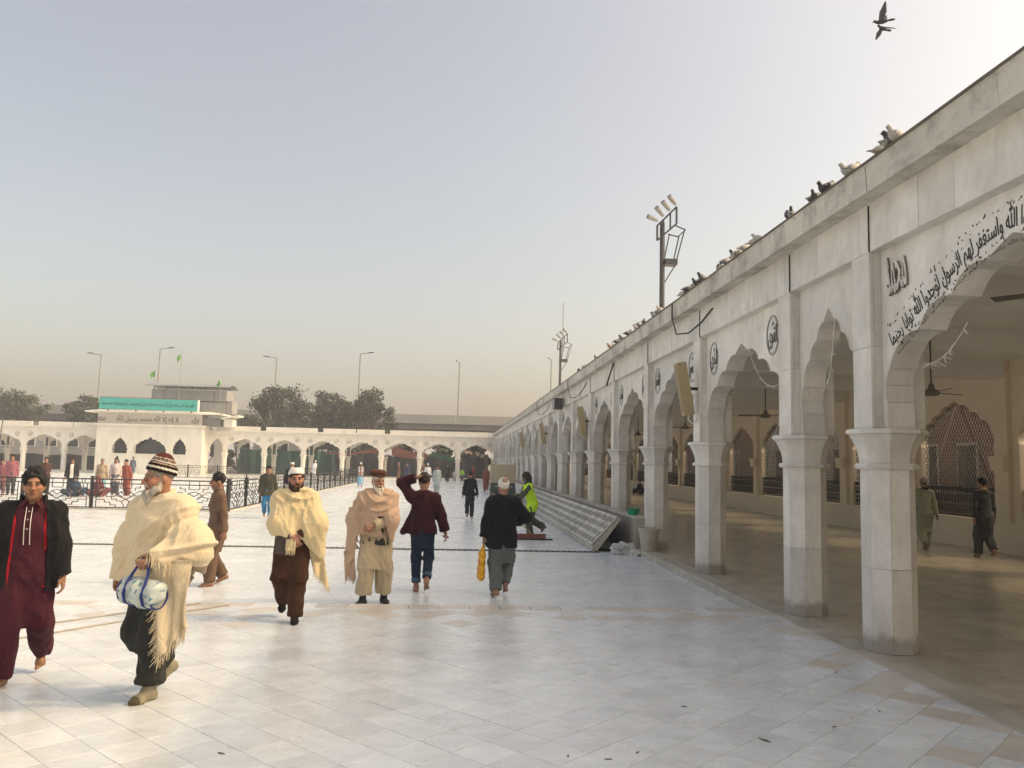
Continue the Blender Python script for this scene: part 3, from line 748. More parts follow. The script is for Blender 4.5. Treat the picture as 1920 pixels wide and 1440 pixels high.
m = MB(); m.box(-33.0, -23.6, .2, 2.2, 4.6, 5.62); m.build('text_band', marble('text_band_marble', (.55, .50, .44), .5, .05, .1), gp)
m = MB(); m.box(-34.1, -21.6, -.1, 2.6, 5.62, 5.74); m.loft([[(-34.1, -.1, 5.74), (-21.6, -.1, 5.74), (-21.6, 2.6, 5.74), (-34.1, 2.6, 5.74)], [(-33, .4, 5.9), (-22.8, .4, 5.9), (-22.8, 2.4, 5.9), (-33, 2.4, 5.9)]]); m.build('upper_cornice', M['marble_far'], gp)
o = link('calligraphy_creed', letter_mesh('calligraphy_creed', 'لا إله إلا الله محمد رسول الله', M['ink_soft'], 5.6, .82, .01, .008), gp, (-28.55, .185, 5.11))
link('calligraphy_name', letter_mesh('calligraphy_name', 'محمد', M['ink_soft'], .85, .5, .01, .01), gp, (-32.7, .185, 5.1))
link('calligraphy_name', letter_mesh('calligraphy_name', 'الله', M['ink_soft'], .7, .62, .01, .01), gp, (-24.2, .185, 5.1))
# open lean-to on the right of the pavilion roof
m = MB(); m.box(-23.6, -22.0, .4, 2.2, 4.6, 5.3); m.build('roof_room', M['concrete_dark'], gp)
m = MB(); m.loft([[(-21.9, .2, 5.25), (-20.3, .2, 5.55), (-20.3, 2.2, 5.55), (-21.9, 2.2, 5.25)], [(-21.9, .2, 5.37), (-20.3, .2, 5.67), (-20.3, 2.2, 5.67), (-21.9, 2.2, 5.37)]]); m.box(-21.7, -20.9, .6, 2, 4.6, 5.3); m.build('roof_porch', M['marble_far'], gp)
sb = thing('sign_board', 'long green sign board with dark lettering on the pavilion roof', 'sign', (0, 77.75, LOW))
m = MB(); m.loft([[(-32.7, 0, 5.93), (-23.9, 0, 5.88), (-23.9, .12, 5.88), (-32.7, .12, 5.93)], [(-32.7, 0, 6.97), (-23.9, 0, 6.90), (-23.9, .12, 6.90), (-32.7, .12, 6.97)]]); m.build('board', M['teal'], sb)
m = MB(); m.box(-23.895, -23.78, -.02, .3, 5.86, 6.93); m.build('end_trim', M['sign_white'], sb)
m = MB(); m.box(-32.75, -23.9, -.03, .14, 6.975, 7.03); m.build('top_trim', M['concrete_dark'], sb)
o = link('lettering', letter_mesh('lettering', 'اللهم صل على محمد وعلى آل محمد كما صليت على إبراهيم وعلى آل إبراهيم إنك حميد مجيد', M['teal_dark'], 8.3, .58, .01, .004), sb, (-28.3, -.015, 6.41)); o.rotation_euler = (0, R(.4), 0)
m = MB(); [m.bar((x, .3, 5.75), (x, .3, 6.9), .09) for x in (-32, -29.5, -27, -24.5)]; m.build('support_posts', M['dark_steel'], sb)

rb = thing('roof_shelter', 'grey panelled roof shelter with curved metal canopy behind the green sign', 'shelter', (0, 80.6, LOW))
for i in range(6):
    x0 = -29.1 + i * 1.18; m = MB(); m.box(x0, x0 + 1.15, 0, 2.4, 5.9, 8.1); m.build('wall_panel', M['grey_panel'], rb)
m = MB(); m.box(-22.0, -21.5, .02, 2, 5.9, 7.1); m.build('side_panel', M['grey_panel'], rb)
m = MB(); rings = []
for x in (-29.6, -21.7):
    z_ = 8.42; rings.append([(x, -.6 + 3.4 * t, z_ + .45 * math.sin(math.pi * (t * .8 + .1)) - .14) for t in np.linspace(0, 1, 9)] + [(x, -.6 + 3.4 * t, z_ + .45 * math.sin(math.pi * (t * .8 + .1)) - .2) for t in np.linspace(1, 0, 9)])
m.loft(rings); m.build('canopy', M['steel'], rb)
for i in range(7): m = MB(); m.bar((-28.9 + i * 1.18, .05, 8.1), (-28.9 + i * 1.18, .05, 8.6), .07); m.build('canopy_post', M['dark_steel'], rb)
m = MB(); m.box(-29.15, -21.95, -.02, -.0, 6.95, 7.05); m.build('rail', M['dark_steel'], rb)

# flags
FLAG = cloth('green_flag_cloth', (.12, .33, .07)); FLAGW = cloth('white_flag_cloth', (.66, .68, .62))
for i, (x, zb, zt, lab) in enumerate(((-28.85, 8.4, 10.0, 'left green flag on the roof shelter, beside the street lamp'), (-26.45, 6.9, 11.75, 'tallest green and white flag above the roof shelter'), (-22.6, 7.0, 9.45, 'right green and white flag on the roof shelter'))):
    fl_ = thing('flag', lab, 'flag', (x, 80.3 if i != 1 else 80.2, LOW), 0, 'flags on the pavilion roof')
    m = MB(); m.tube([(0, 0, zb), (.08, 0, zt)], .035, 6); m.build('pole', M['steel'], fl_)
    for nm, mt, u0, u1 in (('green_field', FLAG, .25, 1), ('white_band', FLAGW, 0, .245)):
        m = MB(); rings = []
        for t in np.linspace(u0, u1, 7):
            x_ = .06 - .62 * t * (.75); d = .40 * t * (1.1 + .3 * i); w = .1 * math.sin(t * 7 + i)
            rings.append([(x_, w, zt - .1 - d), (x_, w + .02, zt - .1 - d), (x_ + .1 * t, w + .02 + .08 * math.sin(t * 5), zt - .62 - d * .9), (x_ + .1 * t, w + .08 * math.sin(t * 5), zt - .62 - d * .9)])
        m.loft(rings); m.build(nm, mt, fl_)

# flyover and street lamps
fo = thing('flyover', 'grey concrete flyover running behind the far arcade and trees', 'bridge', (0, 116, 0))
m = MB(); m.box(-150, 120, 0, 9, 6.15, 7.05); m.build('deck', M['concrete_dark'], fo)
for i in range(27):
    m = MB(); m.box(-150 + i * 10 + .02, -140 + i * 10 - .02, -.25, .05, 6.9, 8.15); m.build('parapet_panel', M['concrete'], fo)
for i in range(10): m = MB(); m.box(-130 + i * 26, -128 + i * 26, 2.5, 6.5, -.3, 6.16); m.build('support_pier', M['concrete'], fo)
for i, (x, z, s, w_) in enumerate(((-49.2, 15.3, -1, 'leftmost street lamp, above the left trees'), (-41.3, 16.4, 1, 'street lamp behind the flags, its arm reaching right'), (-25.3, 15.6, -1, 'street lamp rising over the left tree of the three'), (-13.7, 16.6, 1, 'street lamp rising over the right tree of the three'), (.35, 15.8, -.3, 'street lamp alone on the open flyover'), (13.5, 16.6, -.3, 'street lamp just beyond the arcade roof, left of the far mast'))):
    sl = thing('street_lamp', 'tall thin grey ' + w_, 'street lamp', (x, 116.6, 8.1), 0, 'street lamps along the flyover')
    m = MB(); m.tube([(0, 0, 0), (0, 0, (z - 8.1))], [.16, .10], 8); m.build('pole', M['steel'], sl)
    m = MB(); m.tube([(0, 0, z - 8.15), (s * 1.4, 0, z - 7.95)], .06, 6); m.build('arm', M['steel'], sl)
    m = MB(); m.loft([[(s * 1.1, -.16, z - 8.0), (s * 1.9, -.16, z - 7.94), (s * 1.9, .16, z - 7.94), (s * 1.1, .16, z - 8.0)], [(s * 1.15, -.12, z - 7.86), (s * 1.85, -.1, z - 7.84), (s * 1.85, .1, z - 7.84), (s * 1.15, .12, z - 7.86)]]); m.build('lamp_head', M['dark_steel'], sl)

# ------------------------------------------------------------------ trees
def tree(label, x, y, h, r, seed, leaf='leaf', base_z=-.3, nleaf=5200, crown_lo=.35, squash=.62, lsize=.34, group='trees beyond the far arcade', lobes=16):
    rg = np.random.RandomState(seed); t = thing('tree', label, 'tree', (x, y, base_z), rg.uniform(0, 6), group)
    tr = MB(); ctr = []
    th = h * crown_lo
    tr.tube([(0, 0, 0), (.1, .05, th * .6), (0, .1, th)], [r * .06, r * .045, r * .04], 8)
    for i in range(lobes):
        az = 2.399 * i + rg.uniform(-.3, .3); el = rg.uniform(.0, 1.3); q = rg.uniform(.40, .92)
        c = np.array([math.cos(az) * math.cos(el) * r * q, math.sin(az) * math.cos(el) * r * q, th * .9 + (h - th) * (.10 + .78 * math.sin(el) * rg.uniform(.75, 1.1))])
        ctr.append((c, r * rg.uniform(.12, .26)))
        a = np.array([0, .1, th * rg.uniform(.75, 1)]); mid = (a + c) / 2 + np.array([0, 0, -.06 * h]) * rg.uniform(-.3, 1)
        tr.tube([tuple(a), tuple(mid), tuple(c)], [r * .035, r * .02, r * .006], 5)
        for _ in range(3):
            e = c + rg.normal(0, 1, 3) * r * .09; tr.tube([tuple(mid), tuple((mid + e) / 2 + rg.normal(0, .05, 3)), tuple(e)], [r * .015, r * .009, r * .004], 4)
    tr.build('trunk', M['bark'], t)
    n = nleaf; w = np.array([q[1] ** 2 for q in ctr]); w /= w.sum(); pick = rg.choice(len(ctr), n, p=w)
    C = np.array([ctr[i][0] for i in pick]); RR = np.array([ctr[i][1] for i in pick])
    d = rg.normal(0, 1, (n, 3)); d /= np.linalg.norm(d, axis=1)[:, None]
    rad = RR * rg.uniform(.1, 1, n) ** .5 * (1 + .45 * (rg.uniform(0, 1, n) > .85))
    P = C + d * rad[:, None] * np.array([1, 1, squash])
    P[:, 2] = np.maximum(P[:, 2], th * .7)
    u = rg.normal(0, 1, (n, 3)); u /= np.linalg.norm(u, axis=1)[:, None]; v = np.cross(u, rg.normal(0, 1, (n, 3))); v /= np.linalg.norm(v, axis=1)[:, None]
    s = (lsize * rg.uniform(.5, 1.25, n))[:, None]
    V = np.stack([P - u * s, P + v * s * .55, P + u * s, P - v * s * .55], 1).reshape(-1, 3)
    me = quad_mesh('crown', V, np.arange(n * 4).reshape(-1, 4), M[leaf])
    link('crown', me, t); return t
def quad_mesh(name, V, Q, mat=None, smooth=False):
    me = bpy.data.meshes.new(name); nv, nq = len(V), len(Q)
    me.vertices.add(nv); me.vertices.foreach_set('co', np.asarray(V, np.float32).ravel())
    me.loops.add(nq * 4); me.loops.foreach_set('vertex_index', np.asarray(Q, np.int32).ravel())
    me.polygons.add(nq); me.polygons.foreach_set('loop_start', np.arange(0, nq * 4, 4, dtype=np.int32)); me.polygons.foreach_set('loop_total', np.full(nq, 4, np.int32))
    if smooth: me.polygons.foreach_set('use_smooth', np.ones(nq, bool))
    me.update(calc_edges=True); me.validate()
    if mat: me.materials.append(mat)
    return me
tree('leftmost of the three big spreading trees behind the far arcade', -21.3, 101, 11.6, 5.6, 1, nleaf=5200, lsize=.19, lobes=46, crown_lo=.40)
tree('middle of the three big spreading trees behind the far arcade', -15.6, 104, 11.7, 4.4, 2, nleaf=4600, lsize=.19, lobes=40, crown_lo=.40)
tree('rightmost and densest of the three big trees behind the far arcade', -10.7, 99, 11.3, 4.6, 3, nleaf=7600, lsize=.19, crown_lo=.22, lobes=52)
for i, (x, y, h, r, w_) in enumerate(((-59, 108, 10.6, 5.5, 'tree at the left edge of the picture, behind the arcade'), (-53, 104, 10.2, 4.8, 'tree right of the leftmost tree, behind the arcade'), (-48, 110, 10.3, 4.6, 'tree below the leftmost street lamp'), (-43.5, 106, 9.2, 4.2, 'tree left of the green sign board'), (-39.5, 112, 9.6, 3.6, 'small tree just left of the green sign'))):
    tree('dusty green ' + w_, x, y, h, r, 20 + i, 'leaf2', nleaf=5200, crown_lo=.2, lsize=.22, lobes=44)
for i, (x, y, h, r, w_) in enumerate(((-26.5, 108, 8.8, 2.6, 'low tree just right of the pavilion roof'), (-5.5, 124, 9.6, 2.2, 'small tree top showing over the flyover'), (-2.2, 125, 9.3, 1.8, 'smallest tree top over the flyover, left of the lone lamp'), (8.5, 97, 7.2, 2.4, 'shrubby tree touching the arcade corner'))):
    tree(w_, x, y, h, r, 40 + i, 'leaf2', nleaf=1500, crown_lo=.3, lsize=.3, lobes=9)
for i in range(9):
    tree('dark tree seen through the far arches, number %s from the right' % ['one', 'two', 'three', 'four', 'five', 'six', 'seven', 'eight', 'nine'][i], 2.5 - 4.4 * i, 93.5 + (i % 3) * 1.6, 5.2, 2.9, 60 + i, 'leaf', nleaf=1500, crown_lo=.12, lsize=.34, group='trees seen through the far arches', lobes=12)

# ------------------------------------------------------------------ stalls, tarpaulins and screens behind the far arcade
def tarp(label, name, mat, pts, group=None, th=.03):
    """sagging sheet from 4 corners"""
    A, B, C_, D = [Vector(p) for p in pts]; n = 9; V = []
    for s in range(2):
        for i in range(n):
            for j in range(5):
                u, v = i / (n - 1), j / 4
                p = A * (1 - u) * (1 - v) + B * u * (1 - v) + C_ * u * v + D * (1 - u) * v
                p.z -= .35 * math.sin(math.pi * u) * (1 - .4 * v) * math.sin(math.pi * (.2 + .6 * v)); p.y += .06 * math.sin(9 * u + 3 * v); p.z -= s * th
                V.append(tuple(p))
    F = []; K = n * 5
    for s in range(2):
        for i in range(n - 1):
            for j in range(4): q = s * K + i * 5 + j; F.append((q, q + 1, q + 6, q + 5))
    m = MB(); m.add(V, F); o = m.build(name, mat, None, smooth=True); return tag(o, label, 'tarpaulin', group)
tarp('faded red canopy sheet, the wider one, seen through the third arch from the corner', 'canopy_sheet', M['pink_cloth'], [(-6.6, 86.5, 3.3), (-2.9, 86.5, 2.5), (-2.9, 87.6, 1.9), (-6.6, 87.6, 2.2)])
tarp('thin faded red canopy edge seen through the fourth arch from the corner', 'canopy_sheet', M['pink_cloth'], [(-13.5, 87, 2.35), (-7.2, 87, 3.0), (-7.2, 87.5, 2.6), (-13.5, 87.5, 2.2)])
tarp('small green tarpaulin seen through the second arch from the corner', 'green_tarpaulin', plain('bright_green_tarp', (.03, .22, .13), .8), [(-2.4, 87, 2.75), (.6, 87, 2.1), (.6, 87.8, 1.7), (-2.4, 87.8, 2.2)])
def screen(label, name, mat, x0, x1, y, z0, z1):
    n = 40; m = MB(); rings = []
    for i in range(n):
        u = i / (n - 1); x = x0 + (x1 - x0) * u; yy = y + .08 * math.sin(37 * u) + .05 * math.sin(83 * u); sag = .18 * abs(math.sin(u * math.pi * (x1 - x0) / 3.7)) 
        rings.append([(x, yy, z0), (x, yy + .02, z0), (x, yy + .02, z1 - sag), (x, yy, z1 - sag)])
    m.loft(rings); return tag(m.build(name, mat), label, 'screen')
screen('black shade net hung low behind the right-hand far arches', 'shade_net', M['black_cloth'], -12.5, 3.6, 88.3, -.1, 2.25)
screen('dark green cloth screen behind the far arches right of the pavilion', 'green_screen', M['green_cloth'], -22.5, -12.6, 88.0, -.1, 2.6)
screen('dark screen behind the far arches left of the pavilion', 'shade_net', M['black_cloth'], -58, -34.5, 87.6, -.1, 1.6)
def house(label, x, y, w, d, h, mat, wins, rz=0, cat='house', frame=None):
    t = thing('house', label, cat, (x, y, -.3), rz)
    m = MB(); m.box(-w / 2, w / 2, 0, d, 0, h); m.build('wall', mat, t)
    m = MB(); m.box(-w / 2 - .1, w / 2 + .1, -.1, d + .1, h, h + .18); m.build('roof', M['concrete'], t)
    for (cx, cz, ww, wh) in wins:
        f = MB(); f.box(cx - ww / 2 - .08, cx + ww / 2 + .08, -.05, .02, cz - .08, cz + wh + .08); f = f.build('window', frame or M['white_paint'], t)
        p = MB(); p.box(cx - ww / 2, cx + ww / 2, -.07, -.052, cz, cz + wh); p.build('pane', M['glass_dark'], f)
    return t
house('pink plastered house seen through the last far arch at the corner', 2.6, 104, 2.4, 8, 4.4, M['pink_house'], [], 0)
house('pale house behind the far arch right of the pavilion', -20.5, 96, 5, 8, 4.4, M['render_house'], [(-1.2, 2.6, .8, 1.0), (1.0, 2.6, .8, 1.0)])
house('grey flat building behind the left far arches', -47, 97, 18, 8, 5.2, M['render_house'], [(-6 + 2.4 * i, 2.7, 1.2, 1.0) for i in range(6)])
# houses on the street behind the back wall of the arcade
for i, (y, w, h, mt, w_) in enumerate(((9, 11, 5.2, 'brick_house', 'brown brick house seen through the nearest grilled windows'), (22.5, 12, 6.0, 'brick_house', 'brown brick house seen through the second pair of grilled windows'), (37, 13, 5.5, 'render_house', 'grey house seen through the farther grilled windows'), (53, 15, 6.0, 'brick_house', 'brown house seen through the farthest grilled windows'))):
    house(w_, 16.2, y, w, 6, h * .86, M[mt], [(-w / 2 + 1.4 + 2.1 * k, z, .9, 1.5) for k in range(int(w / 2.1)) for z in (1.4,)], R(-90), frame=M['concrete'])
# ------------------------------------------------------------------ black iron fence round the inner court
def fence_panel_mesh():
    m = MB(); W, H = 2.05, 1.02; b = .022; y = 0
    def seg(x0, z0, x1, z1, w=b): m.bar((x0, y, z0), (x1, y, z1), w)
    seg(0, .07, W, .07, .03); seg(0, H - .03, W, H - .03, .04); seg(0, H - .17, W, H - .17, .03)
    for x in (.0, .10, W - .10, W): seg(x, .07, x, H - .17)
    for x in (.18, .27, W - .27, W - .18, W / 2 - .16, W / 2 + .16): seg(x, H - .17, x, H - .03, .018)
    cx = W / 2
    def sym(x0, z0, x1, z1):
        seg(cx + x0, z0, cx + x1, z1); seg(cx - x0, z0, cx - x1, z1)
    for p in ((0.06, .07, .06, .17), (.06, .17, .11, .22), (.11, .22, .11, .28), (0, .34, .11, .28), (0, .34, .28, .47), (.11, .28, .28, .28), (.28, .28, .28, .34), (.28, .34, .44, .34), (.44, .34, .44, .42), (.44, .42, .62, .42), (.62, .42, .62, .55), (.11, .42, .44, .62), (0, .47, .17, .58), (.17, .58, .28, .47), (.28, .47, .44, .42), (0, .62, .17, .58), (.44, .62, .62, .55), (.28, .62, .28, .72), (.28, .72, .44, .72), (.44, .72, .44, .80), (.62, .62, .62, .72), (.62, .72, .80, .72),
              (.30, .07, .30, .15), (.30, .15, .48, .15), (.48, .15, .48, .24), (.48, .24, .66, .24), (.66, .24, .66, .32), (.66, .32, .92, .32), (.80, .42, .92, .42), (.80, .42, .80, .58), (.66, .58, .92, .58), (.80, .66, .80, .82), (.17, .70, .17, .85), (0, .70, .17, .70)):
        sym(*p)
    return m.mesh('fence_panel', M['iron'])
fp = fence_panel_mesh()
m = MB(); m.box(-.045, .045, -.045, .045, 0, 1.06); m.box(-.055, .055, -.055, .055, 1.06, 1.085); fpost = m.mesh('post', M['iron'])
def fence(label, p0, p1, n):
    p0 = Vector(p0); p1 = Vector(p1); d = (p1 - p0); L_ = d.length; a = math.atan2(d.y, d.x)
    t = thing('iron_fence', label, 'fence', (p0.x, p0.y, LOW), a)
    for i in range(n):
        o = link('fence_panel', fp, t, (i * L_ / n + .05, 0, 0)); o.scale.x = (L_ / n - .1) / 2.05
        link('post', fpost, t, (i * L_ / n, 0, 0))
    link('post', fpost, t, (L_, 0, 0))
    m = MB(); m.box(0, L_, -.08, .08, 0, .045); m.build('kerb', M['kerb'], t)
fence('front run of the black iron fence, nearest the camera', (-18.5, 28.2), (-7.5, 28.2), 5)
fence('side run of the black iron fence leading away from the camera', (-7.5, 28.35), (-7.5, 68.9), 18)
fence('far run of the black iron fence before the arcade', (-24, 69), (-7.5, 69), 7)
fence('left piece of iron fence standing before the far left arches', (-46, 66), (-38.2, 66), 3)

# ------------------------------------------------------------------ roof masts and pole
def mast(label, x, y, ztop, aerial=0):
    t = thing('floodlight_mast', label, 'floodlight', (x, y, ZTOP - .03), 0, 'floodlight masts on the arcade roof')
    H_ = ztop - ZTOP; m = MB(); m.tube([(0, 0, 0), (0, 0, H_ - .1)], [.10, .085], 10); m.build('pole', M['dark_steel'], t)
    for i in range(5):
        m = MB(); m.box(-.27, .27, -.03, .03, .25 + i * .52, .29 + i * .52); m.build('climbing_step', M['dark_steel'], t)
    h = H_ - .15
    m = MB(); fr = [(-.22, -.15, h - .62), (-.22, -.15, h - .10), (.46, -.15, h + .60), (.46, -.15, h + .0)]
    for a, b in ((0, 1), (1, 2), (2, 3), (3, 0)): m.bar(fr[a], fr[b], .06)
    m.bar((0, -.15, h - .38), (0, -.15, h + .14), .05); m.bar((.24, -.15, h - .16), (.24, -.15, h + .36), .05)
    m.build('lamp_frame', M['dark_steel'], t)
    m = MB()
    for a, b in (((.46, 0, h - .02), (.82, 0, h - .16)), ((.82, 0, h - .16), (.55, 0, h - .42)), ((.2, 0, h - .34), (.55, 0, h - .42)), ((.78, 0, h - .2), (.48, 0, h - 1.35)), ((.62, .1, h - .36), (.40, .1, h - 1.35)), ((.25, 0, h - .34), (.06, 0, h - 1.3)), ((.48, 0, h - 1.4), (.06, 0, h - 2.1))): m.bar(a, b, .038)
    m.build('maintenance_cage', M['dark_steel'], t)
    m = MB(); m.box(.06, .50, -.18, .2, h - 1.45, h - 1.25); m.build('platform', M['dark_steel'], t)
    for i in range(4):
        m = MB(); c = Vector((-.32 + i * .22, -.30, h + .06 + i * .21)); d = Vector((-.55, -.4, .42)).normalized() if i else Vector((-.85, -.4, .2)).normalized()
        m.tube([tuple(c - d * .08), tuple(c + d * .12), tuple(c + d * .34)], [.055, .075, .085], 10); m.build('floodlight', M['grey_panel'], t)
    if aerial: m = MB(); m.tube([(.15, 0, H_ - 1), (.15, 0, H_ + aerial)], .035, 5); m.build('aerial', M['steel'], t)
mast('nearer and larger floodlight mast on the arcade roof', 7.0, 27.6, 10.3)
mast('smaller farther floodlight mast with a tall aerial on the arcade roof', 7.35, 58, 10.6, 2.7)
t = thing('aerial_pole', 'thin dark aerial pole with guy wire standing inside the court at left', 'pole', (-37.8, 71, LOW))
m = MB(); m.tube([(0, 0, 0), (.45, 0, 6.9)], [.05, .03], 6); m.build('pole', M['dark_steel'], t)
m = MB(); m.tube([(-1.6, 0, 0), (.2, 0, 3.6)], .025, 5); m.build('guy_wire', M['dark_steel'], t)
# ================================================================== fittings of the arcade
for i, (x, y, z, lab) in enumerate(((8, 13.3, 3.06, 'ceiling fan nearest the camera, before the large grilled window'), (8, 20.75, 3.08, 'second ceiling fan, seen through the third arch'), (8, 28.2, 3.08, 'third ceiling fan, seen through the fourth arch'), (8, 35.6, 3.08, 'farthest ceiling fan, seen through the fifth arch'), (6.55, 8.4, 3.72, 'ceiling fan of which one blade tip shows at the right edge'))):
    t = thing('ceiling_fan', lab, 'fan', (x, y, 0), [.35, .9, .2, .5, .1][i], 'ceiling fans')
    m = MB(); m.tube([(0, 0, z), (0, 0, 4.2)], .014, 6); m.build('rod', M['dark_steel'], t)
    m = MB(); m.lathe([(.02, z + .16), (.05, z + .12), (.05, z + .07), (.13, z + .02), (.14, z - .02), (.10, z - .05), (.02, z - .06)], 14); m.build('motor', M['ink_soft'], t)
    for k in range(3):
        a = k * 2.094; c, s = math.cos(a), math.sin(a)
        m = MB(); pts = [(.12, -.05), (.68, -.07), (.68, .07), (.12, .05)]
        m.loft([[(p[0] * c - p[1] * s, p[0] * s + p[1] * c, z - .005 + p[1] * .2) for p in pts], [(p[0] * c - p[1] * s, p[0] * s + p[1] * c, z + .005 + p[1] * .2) for p in pts]]); m.build('blade', M['ink_soft'], t)
def speaker(label, x, y, z, side=-1, rz=0):
    t = thing('column_speaker', label, 'speaker', (x, y, z), rz, 'column loudspeakers on the arcade')
    m = MB(); L_ = .86; w, d = .10, .085
    A = Vector((-.17, 0, .45)); B = Vector((-.02, 0, -.42)); ax = (A - B).normalized(); u = Vector((ax.z, 0, -ax.x))
    ring = lambda p: [tuple(p + u * (i * d) + Vector((0, j * w, 0))) for i, j in ((-1, -1), (1, -1), (1, 1), (-1, 1))]
    m.loft([ring(B), ring(A)]); bx_ = m.build('cabinet', M['tan_paint'], t)
    m = MB(); rg = lambda p: [tuple(p + u * (i) + Vector((0, j * w * .8, 0))) for i, j in ((-d - .006, -1), (-d + .002, -1), (-d + .002, 1), (-d - .006, 1))]
    m.loft([rg(B + ax * .04), rg(A - ax * .04)]); m.build('front_grille', plain('speaker_grille', (.30, .25, .15), .7, var=.25, scale=60), bx_)
    m = MB(); m.bar((-.05, 0, .02), (.14, 0, .02), .05); m.build('bracket', M['iron'], t)
    m = MB(); m.tube([(.0, .02, -.42), (-.02, .02, -.5), (.06, .02, -.56), (.13, .02, -.5)], .012, 6); m.build('cable', M['sign_white'], t)
for k, w_ in ((3, 'nearest tan column speaker, on the third pier'), (6, 'second tan column speaker along the arcade'), (9, 'third tan column speaker along the arcade'), (12, 'fourth and farthest tan column speaker along the arcade')):
    speaker(w_, 4.02 - .13, colY[k] - .05, 3.0)
speaker('tan column speaker on the inside back wall pilaster', BX - .24, colY[5] + .0, 2.75)
# cable loops under the eaves, a rod, a broken conduit
for lab, y, l, dz in (('black cable loop hanging under the eave above the fourth arch', 14.1, 1.5, .34), ('black cable loop under the eave farther along, second one', 27.5, 2.4, .42), ('black cable loop under the eave farther along, third one', 38, 3, .4)):
    m = MB(); m.tube([(ROOF_X0 - .05, y, ZTOP - .05), (ROOF_X0 - .06, y - .03, ZSOF - .03), (ROOF_X0 - .02, y - .12 * l, ZSOF - dz), (3.93, y - .3 * l, ZSOF - dz * 1.05), (4.0, y - .6 * l, ZSOF - dz * .75), (4.01, y - l, ZSOF - .12)], .014, 6)
    tag(m.build('cable', M['iron']), lab, 'cable', 'cable loops under the eave')
for k in (1, 2, 3, 4, 5, 6):
    m = MB(); m.box(4.008, 4.021, colY[k] - .19 - .012, colY[k] - .19 + .0, ZBAND + .0, ZSOF - .02); tag(m.build('conduit_pipe', M['dark_steel']), 'thin dark conduit on the frieze above pier %s from the right edge' % ['', 'one', 'two', 'three', 'four', 'five', 'six'][k], 'pipe', 'conduits on the frieze')
m = MB(); m.bar((3.98, 20.6, 4.32), (3.86, 20.9, 3.75), .03); tag(m.build('iron_rod', M['iron']), 'short slanting black rod hanging under the eave', 'rod')
t = thing('wall_floodlight', 'grey floodlight box fixed under the eave far along the arcade', 'floodlight', (3.9, 30.5, 3.95))
m = MB(); m.box(-.25, .05, -.3, .3, -.2, .2); m.build('housing', M['dark_steel'], t); m = MB(); m.box(-.27, -.252, -.26, .26, -.16, .16); m.build('lens', M['steel'], t)
# festoon wires on the near arches
def festoon(lab, pts):
    m = MB(); m.tube(pts, .005, 4)
    for p in pts[::2]:
        for _ in range(3):
            m.tube([p, (p[0] + random.uniform(-.05, .05), p[1] + random.uniform(-.06, .06), p[2] - random.uniform(.02, .07))], .004, 4)
    tag(m.build('festoon_wire', M['sign_white']), lab, 'wire', 'festoon light wires on the arches')
def catn(p0, p1, sag, n=14): return [(p0[0] + (p1[0] - p0[0]) * t, p0[1] + (p1[1] - p0[1]) * t, p0[2] + (p1[2] - p0[2]) * t - sag * 4 * t * (1 - t)) for t in np.linspace(0, 1, n)]
festoon('thin fairy light wire sagging in the wide arch left of the second column', catn((4.25, 11.7, 3.5), (4.3, 10.2, 3.1), .45))
festoon('thin fairy light wire hanging in the narrow arch', catn((4.2, 8.8, 3.5), (4.3, 9.3, 2.7), .25))
festoon('thin fairy light wire on the largest arch at right', catn((4.45, 7.5, 2.75), (4.5, 6.9, 3.05), .1))

# pot, basin, rubbish, service cart
t = thing('plant_pot', 'pale grey empty plant pot standing against the fourth column', 'pot', (4.02 - .02, colY[4] - .47, 0))
m = MB(); m.lathe([(.02, 0.005), (.15, 0.0), (.155, .02), (.205, .40), (.225, .405), (.225, .455), (.20, .46), (.19, .42), (.13, .05), (.02, .04)], 24); m.build('pot_body', M['kerb'], t, smooth=False)
m = MB(); m.lathe([(.075, .0), (.10, .0), (.15, .13), (.16, .135), (.145, .13), (.09, .01), (.02, .008), (.01, .004), (.03, .0)], 20)
tag(m.build('basin', plain('green_plastic', (.01, .30, .14), .35), None, (3.93, 17.9, .647)), 'small bright green plastic basin standing on the parapet', 'basin')
def crumple(name, label, loc, s, mat, seed):
    rg = np.random.RandomState(seed); bm = bmesh.new(); bmesh.ops.create_icosphere(bm, subdivisions=4, radius=1)
    for v in bm.verts:
        d = v.co.normalized(); k = 1 + .35 * math.sin(5 * d.x + 3 * d.y) * math.sin(4 * d.z + 2 * d.x) + .22 * abs(math.sin(9 * d.x - 7 * d.z + 4 * d.y)) + rg.normal(0, .05)
        v.co = Vector((d.x * k * s[0], d.y * k * s[1], max(-.9, d.z * k) * s[2]))
    me = bpy.data.meshes.new(name); bm.to_mesh(me); bm.free(); me.materials.append(mat)
    return tag(link(name, me, None, (loc[0], loc[1], loc[2] + s[2] * .88)), label, 'rubbish')
crumple('plastic_bag', 'crumpled grey plastic bag lying at the end of the kerb', (3.55, 17.1, LOW), (.22, .17, .12), plain('thin_grey_plastic', (.5, .5, .49), .3, var=.35, scale=9), 1)
crumple('paper_wrapper', 'small crumpled white wrapper beside the grey plastic bag', (3.73, 16.85, LOW), (.10, .09, .06), plain('white_wrapper', (.66, .66, .63), .5, var=.3, scale=12), 2)
t = thing('service_cart', 'parked service cart with tan box top and dark green base near the arcade', 'cart', (2.15, 36.5, LOW))
m = MB(); m.box(-.55, .55, -.4, .5, .95, 1.75); m.build('tan_box', plain('tan_board', (.42, .36, .25), .7, var=.15), t)
